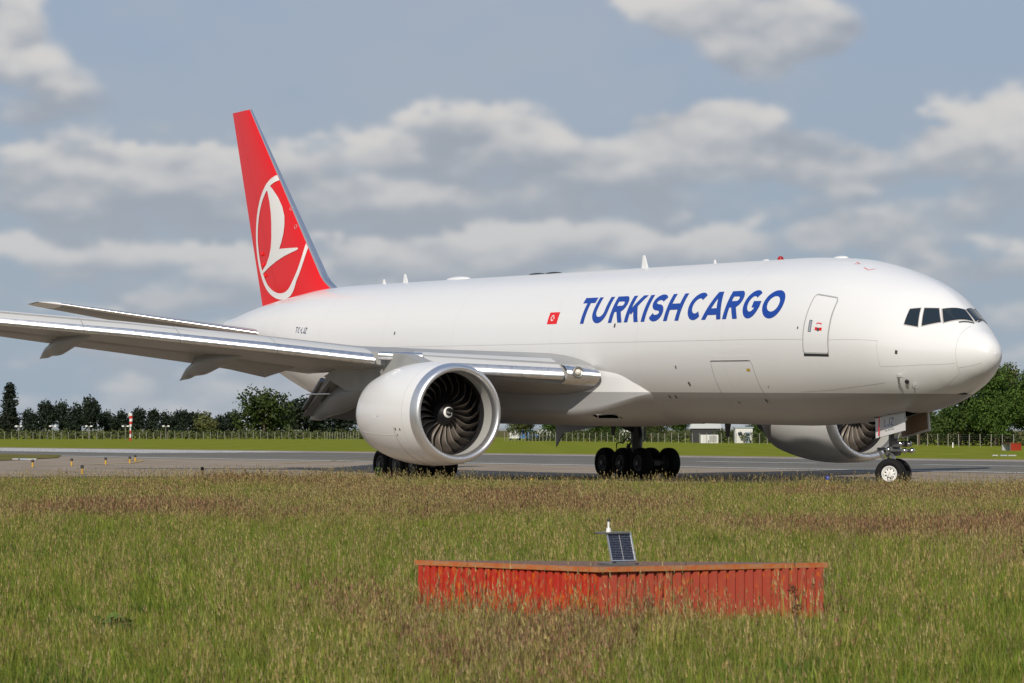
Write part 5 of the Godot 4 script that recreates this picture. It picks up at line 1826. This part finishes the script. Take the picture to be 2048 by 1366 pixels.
	# a few taller weeds one can pick out
	for q: Array in [[(758.0 - 1024.0) / 6103.0 * 116.0, 115.5, 0.75, false, "bushy green weed at the tarmac edge beside the main wheels"], [(661.0 - 1024.0) / 6103.0 * 117.0, 116.5, 0.55, false, "small green weed at the tarmac edge left of the main wheels"], [(1598.0 - 1024.0) / 6103.0 * 29.0, 29.6, 0.66, true, "dark seeded dock stalk before the red shelter"], [(2040.0 - 1024.0) / 6103.0 * 44.0, 44.0, 0.60, true, "rusty brown dock clump beside the frame edge"], [-3.95, 30.2, 0.34, false, "dark leafy weed clump in the brown drift left of the red shelter"]]:
		var wd := thing("weed", q[4], "weed", w(q[0], q[1]))
		var hh: float = q[2]
		put("stem", tube_mesh([Vector3.ZERO, Vector3(0.02, hh * 0.5, 0), Vector3(0.0, hh * 0.95, 0)], [0.012, 0.009, 0.004], 6), M.bark, wd)
		if q[3]:
			put("seed_head", leaf_mesh([[Vector3(0, hh * 0.85, 0), Vector3(0.05, hh * 0.13, 0.05)], [Vector3(0.03, hh * 0.6, 0), Vector3(0.06, hh * 0.1, 0.06)]], 130, 0.022, Color(0.05, 0.02, 0.012), Color(0.13, 0.06, 0.03), 0.02, 4), M.leaf, wd)
		if not q[3]:
			put("leaf_tuft", leaf_mesh([[Vector3(0, hh * 0.45, 0), Vector3(0.2, hh * 0.42, 0.2)]], 160, 0.11, Color(0.035, 0.08, 0.015), Color(0.09, 0.15, 0.03), 0.06, 4), M.leaf, wd)


func make_materials() -> void:
	M.white = mat(0.775, 0.772, 0.762, 0.30)
	M.white.clearcoat_enabled = true
	M.white.clearcoat = 0.4
	M.white.clearcoat_roughness = 0.08
	M.nacelle = mat(0.775, 0.772, 0.762, 0.32)
	M.nacelle.clearcoat_enabled = true
	M.nacelle.clearcoat = 0.3
	M.nacelle.clearcoat_roughness = 0.1
	M.grey = mat(0.36, 0.36, 0.355, 0.34)
	M.wing = tmat(noise_tex(0.008, 5, Color(0.275, 0.277, 0.272), Color(0.315, 0.317, 0.311), Color(0.345, 0.346, 0.338), 512, 51), 0.12, 0.40, 0.5)
	M.wing.uv1_world_triplanar = false
	M.slat_skin = mat(0.52, 0.522, 0.515, 0.38)
	M.fairing = mat(0.32, 0.33, 0.33, 0.36)
	M.door = mat(0.62, 0.63, 0.63, 0.35)
	M.red = mat(0.74, 0.010, 0.014, 0.30, 0.0, 0.35)
	M.blue = mat(0.010, 0.058, 0.33, 0.3, 0.0, 0.3)
	M.navy = mat(0.015, 0.025, 0.11, 0.35)
	M.white_mark = mat(0.80, 0.79, 0.77, 0.35)
	M.frame = mat(0.47, 0.45, 0.435, 0.4)
	M.rubber = mat(0.012, 0.012, 0.012, 0.6)
	M.cockpit = mat(0.030, 0.042, 0.048, 0.05, 0.35, 0.8)
	M.seam = mat(0.40, 0.40, 0.39, 0.6)
	M.seam_mid = mat(0.50, 0.498, 0.488, 0.6)
	M.seam_faint = mat(0.62, 0.615, 0.60, 0.6)
	M.seam_dark = mat(0.06, 0.06, 0.06, 0.6)
	M.seam_red = mat(0.18, 0.05, 0.04, 0.6)
	M.dark = mat(0.022, 0.022, 0.023, 0.55)
	M.black = mat(0.010, 0.010, 0.011, 0.45)
	M.yellow = mat(0.55, 0.38, 0.02, 0.5)
	M.alum = mat(0.72, 0.72, 0.71, 0.35, 0.9)
	M.steel = mat(0.22, 0.215, 0.21, 0.45, 0.7)
	M.chrome = mat(0.62, 0.62, 0.61, 0.18, 1.0)
	M.strut = mat(0.11, 0.113, 0.117, 0.4, 0.2)
	M.finmetal = mat(0.66, 0.68, 0.70, 0.25, 0.9)
	var brushed := noise_tex(0.02, 4, Color(0.55, 0.56, 0.57), Color(0.78, 0.78, 0.78), Color(0.86, 0.86, 0.85), 512, 21)
	M.slat = tmat(brushed, 0.35, 0.27)
	M.slat.uv1_world_triplanar = false
	M.slat.metallic = 0.95
	M.lip = mat(0.78, 0.785, 0.79, 0.40, 0.95)
	M.duct = mat(0.42, 0.42, 0.40, 0.45)
	M.blade = mat(0.135, 0.113, 0.095, 0.36)
	M.blade_edge = mat(0.50, 0.45, 0.40, 0.35, 0.6)
	M.primer = mat(0.34, 0.35, 0.30, 0.6)
	M.tyre = mat(0.011, 0.011, 0.011, 0.75, 0.0, 0.3)
	M.rim_white = mat(0.74, 0.74, 0.72, 0.4)
	M.rim_dark = mat(0.10, 0.10, 0.10, 0.45)
	M.lining = mat(0.22, 0.145, 0.09, 0.4)
	M.lining_dark = mat(0.07, 0.05, 0.035, 0.5)
	M.lamp = mat(0.85, 0.80, 0.68, 0.12, 0.3)
	M.redglass = mat(0.35, 0.01, 0.012, 0.15)
	M.blueglass = mat(0.02, 0.05, 0.35, 0.15)
	# ground
	M.soil = tmat(noise_tex(0.012, 5, Color(0.080, 0.080, 0.022), Color(0.130, 0.115, 0.040), Color(0.180, 0.140, 0.070), 512, 2), 0.09, 0.95, 0.1)
	M.lawn = tmat(noise_tex(0.015, 5, Color(0.125, 0.160, 0.014), Color(0.175, 0.200, 0.018), Color(0.225, 0.222, 0.030), 512, 5), 0.03, 0.95, 0.1)
	M.lawn_dry = tmat(noise_tex(0.015, 5, Color(0.105, 0.115, 0.024), Color(0.150, 0.140, 0.040), Color(0.200, 0.150, 0.070), 512, 6), 0.06, 0.95, 0.1)
	M.taxi = tmat(noise_tex(0.010, 6, Color(0.250, 0.200, 0.148), Color(0.292, 0.238, 0.178), Color(0.330, 0.272, 0.206), 512, 7), 0.045, 0.9, 0.25)
	M.asphalt = tmat(noise_tex(0.010, 6, Color(0.152, 0.145, 0.124), Color(0.176, 0.167, 0.143), Color(0.200, 0.190, 0.163), 512, 9), 0.05, 0.88, 0.25)
	M.rubber_marks = tmat(noise_tex(0.02, 5, Color(0.124, 0.118, 0.102), Color(0.150, 0.143, 0.123), Color(0.172, 0.164, 0.142), 512, 12), 0.06, 0.88, 0.25)
	M.tar = mat(0.10, 0.09, 0.08, 0.9)
	M.paint = tmat(noise_tex(0.03, 5, Color(0.50, 0.50, 0.48), Color(0.72, 0.72, 0.70), Color(0.80, 0.80, 0.78), 512, 14), 0.25, 0.8, 0.2)
	M.yellow_paint = mat(0.48, 0.33, 0.09, 0.8)
	# shelter
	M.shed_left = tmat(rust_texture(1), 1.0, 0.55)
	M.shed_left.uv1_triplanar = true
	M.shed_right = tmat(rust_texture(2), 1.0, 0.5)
	M.shed_roof = tmat(noise_tex(0.02, 5, Color(0.42, 0.10, 0.035), Color(0.46, 0.16, 0.05), Color(0.36, 0.20, 0.12), 512, 16), 1.2, 0.65)
	M.shed_top = tmat(noise_tex(0.02, 5, Color(0.13, 0.075, 0.05), Color(0.20, 0.115, 0.08), Color(0.27, 0.18, 0.13), 512, 17), 1.2, 0.75)
	M.lining_white = mat(0.42, 0.42, 0.41, 0.6)
	M.solar = mat(0.012, 0.016, 0.035, 0.12)
	M.solar_back = mat(0.55, 0.57, 0.60, 0.3)
	M.sock_red = mat(0.55, 0.03, 0.025, 0.7)
	M.sock_white = mat(0.74, 0.73, 0.71, 0.7)
	M.orange = mat(0.60, 0.34, 0.04, 0.5)
	M.post = mat(0.27, 0.26, 0.21, 0.7)
	M.wire = mat(0.12, 0.13, 0.10, 0.6)
	M.bark = mat(0.10, 0.075, 0.05, 0.9)
	M.leaf = vmat(0.65, 0.5)
	M.grass = vmat(0.6, 0.55)
	M.render_white = mat(0.66, 0.66, 0.64, 0.7)
	M.bluegrey = mat(0.34, 0.40, 0.47, 0.6)
	M.roof_pale = mat(0.55, 0.58, 0.60, 0.6)
	M.van_blue = mat(0.06, 0.18, 0.45, 0.35)
	M.van_red = mat(0.45, 0.08, 0.06, 0.35)


# red paint with streaks of rust and orange primer running down
func rust_texture(kind: int) -> ImageTexture:
	var im := Image.create(512, 512, false, Image.FORMAT_RGB8)
	var n := FastNoiseLite.new()
	n.seed = 30 + kind
	n.frequency = 0.012
	n.fractal_octaves = 4
	var f := FastNoiseLite.new()
	f.seed = 40 + kind
	f.frequency = 0.05
	f.fractal_octaves = 4
	for y in 512:
		for x in 512:
			var big := n.get_noise_2d(x * 3.2, y * 0.5)
			var fine := f.get_noise_2d(x, y * 0.35)
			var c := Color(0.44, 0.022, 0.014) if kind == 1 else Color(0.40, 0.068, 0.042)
			c = c.lerp(Color(0.40, 0.085, 0.05), clampf(fine * 0.6 + 0.25, 0.0, 0.6))
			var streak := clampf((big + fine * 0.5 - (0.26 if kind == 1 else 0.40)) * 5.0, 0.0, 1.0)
			c = c.lerp(Color(0.62, 0.17, 0.012), streak * 0.85)
			im.set_pixel(x, y, c.linear_to_srgb())
	return ImageTexture.create_from_image(im)


func _ready() -> void:
	rng.seed = 20240
	# camera
	var cam := Camera3D.new()
	cam.name = "camera"
	var at := CameraAttributesPhysical.new()
	at.frustum_focal_length = 107.3
	at.frustum_focus_distance = 112.0
	at.exposure_aperture = 9.0
	at.frustum_near = 0.5
	at.frustum_far = 6000.0
	cam.attributes = at
	cam.fov = 12.7706
	cam.near = 0.5
	cam.far = 6000.0
	add_child(cam)
	cam.position = Vector3(0, EYE, 0)
	cam.rotation.x = 0.02866
	cam.current = true
	# sky and exposure
	var env := Environment.new()
	env.background_mode = Environment.BG_SKY
	var sky := Sky.new()
	var pan := PanoramaSkyMaterial.new()
	pan.panorama = sky_texture()
	sky.sky_material = pan
	env.sky = sky
	env.tonemap_mode = Environment.TONE_MAPPER_LINEAR
	env.tonemap_exposure = 1.0
	env.sdfgi_enabled = true
	env.ssao_enabled = true
	env.ssil_enabled = true
	var we := WorldEnvironment.new()
	we.name = "world"
	we.environment = env
	add_child(we)
	# sun: high, behind the camera and a little to its left
	var sun := DirectionalLight3D.new()
	sun.name = "sun"
	sun.light_energy = 1.2
	sun.light_color = Color(1.0, 0.965, 0.91)
	sun.light_angular_distance = 0.53
	sun.shadow_enabled = true
	add_child(sun)
	sun.look_at_from_position(Vector3.ZERO, -Vector3(-0.194, 0.58, 0.79))
	print("sky done")
	make_materials()
	fuse_setup()
	make_ground()
	make_aircraft()
	print("aircraft done")
	make_fence()
	make_trees()
	make_buildings()
	make_objects()
	print("objects done")
	make_grass()
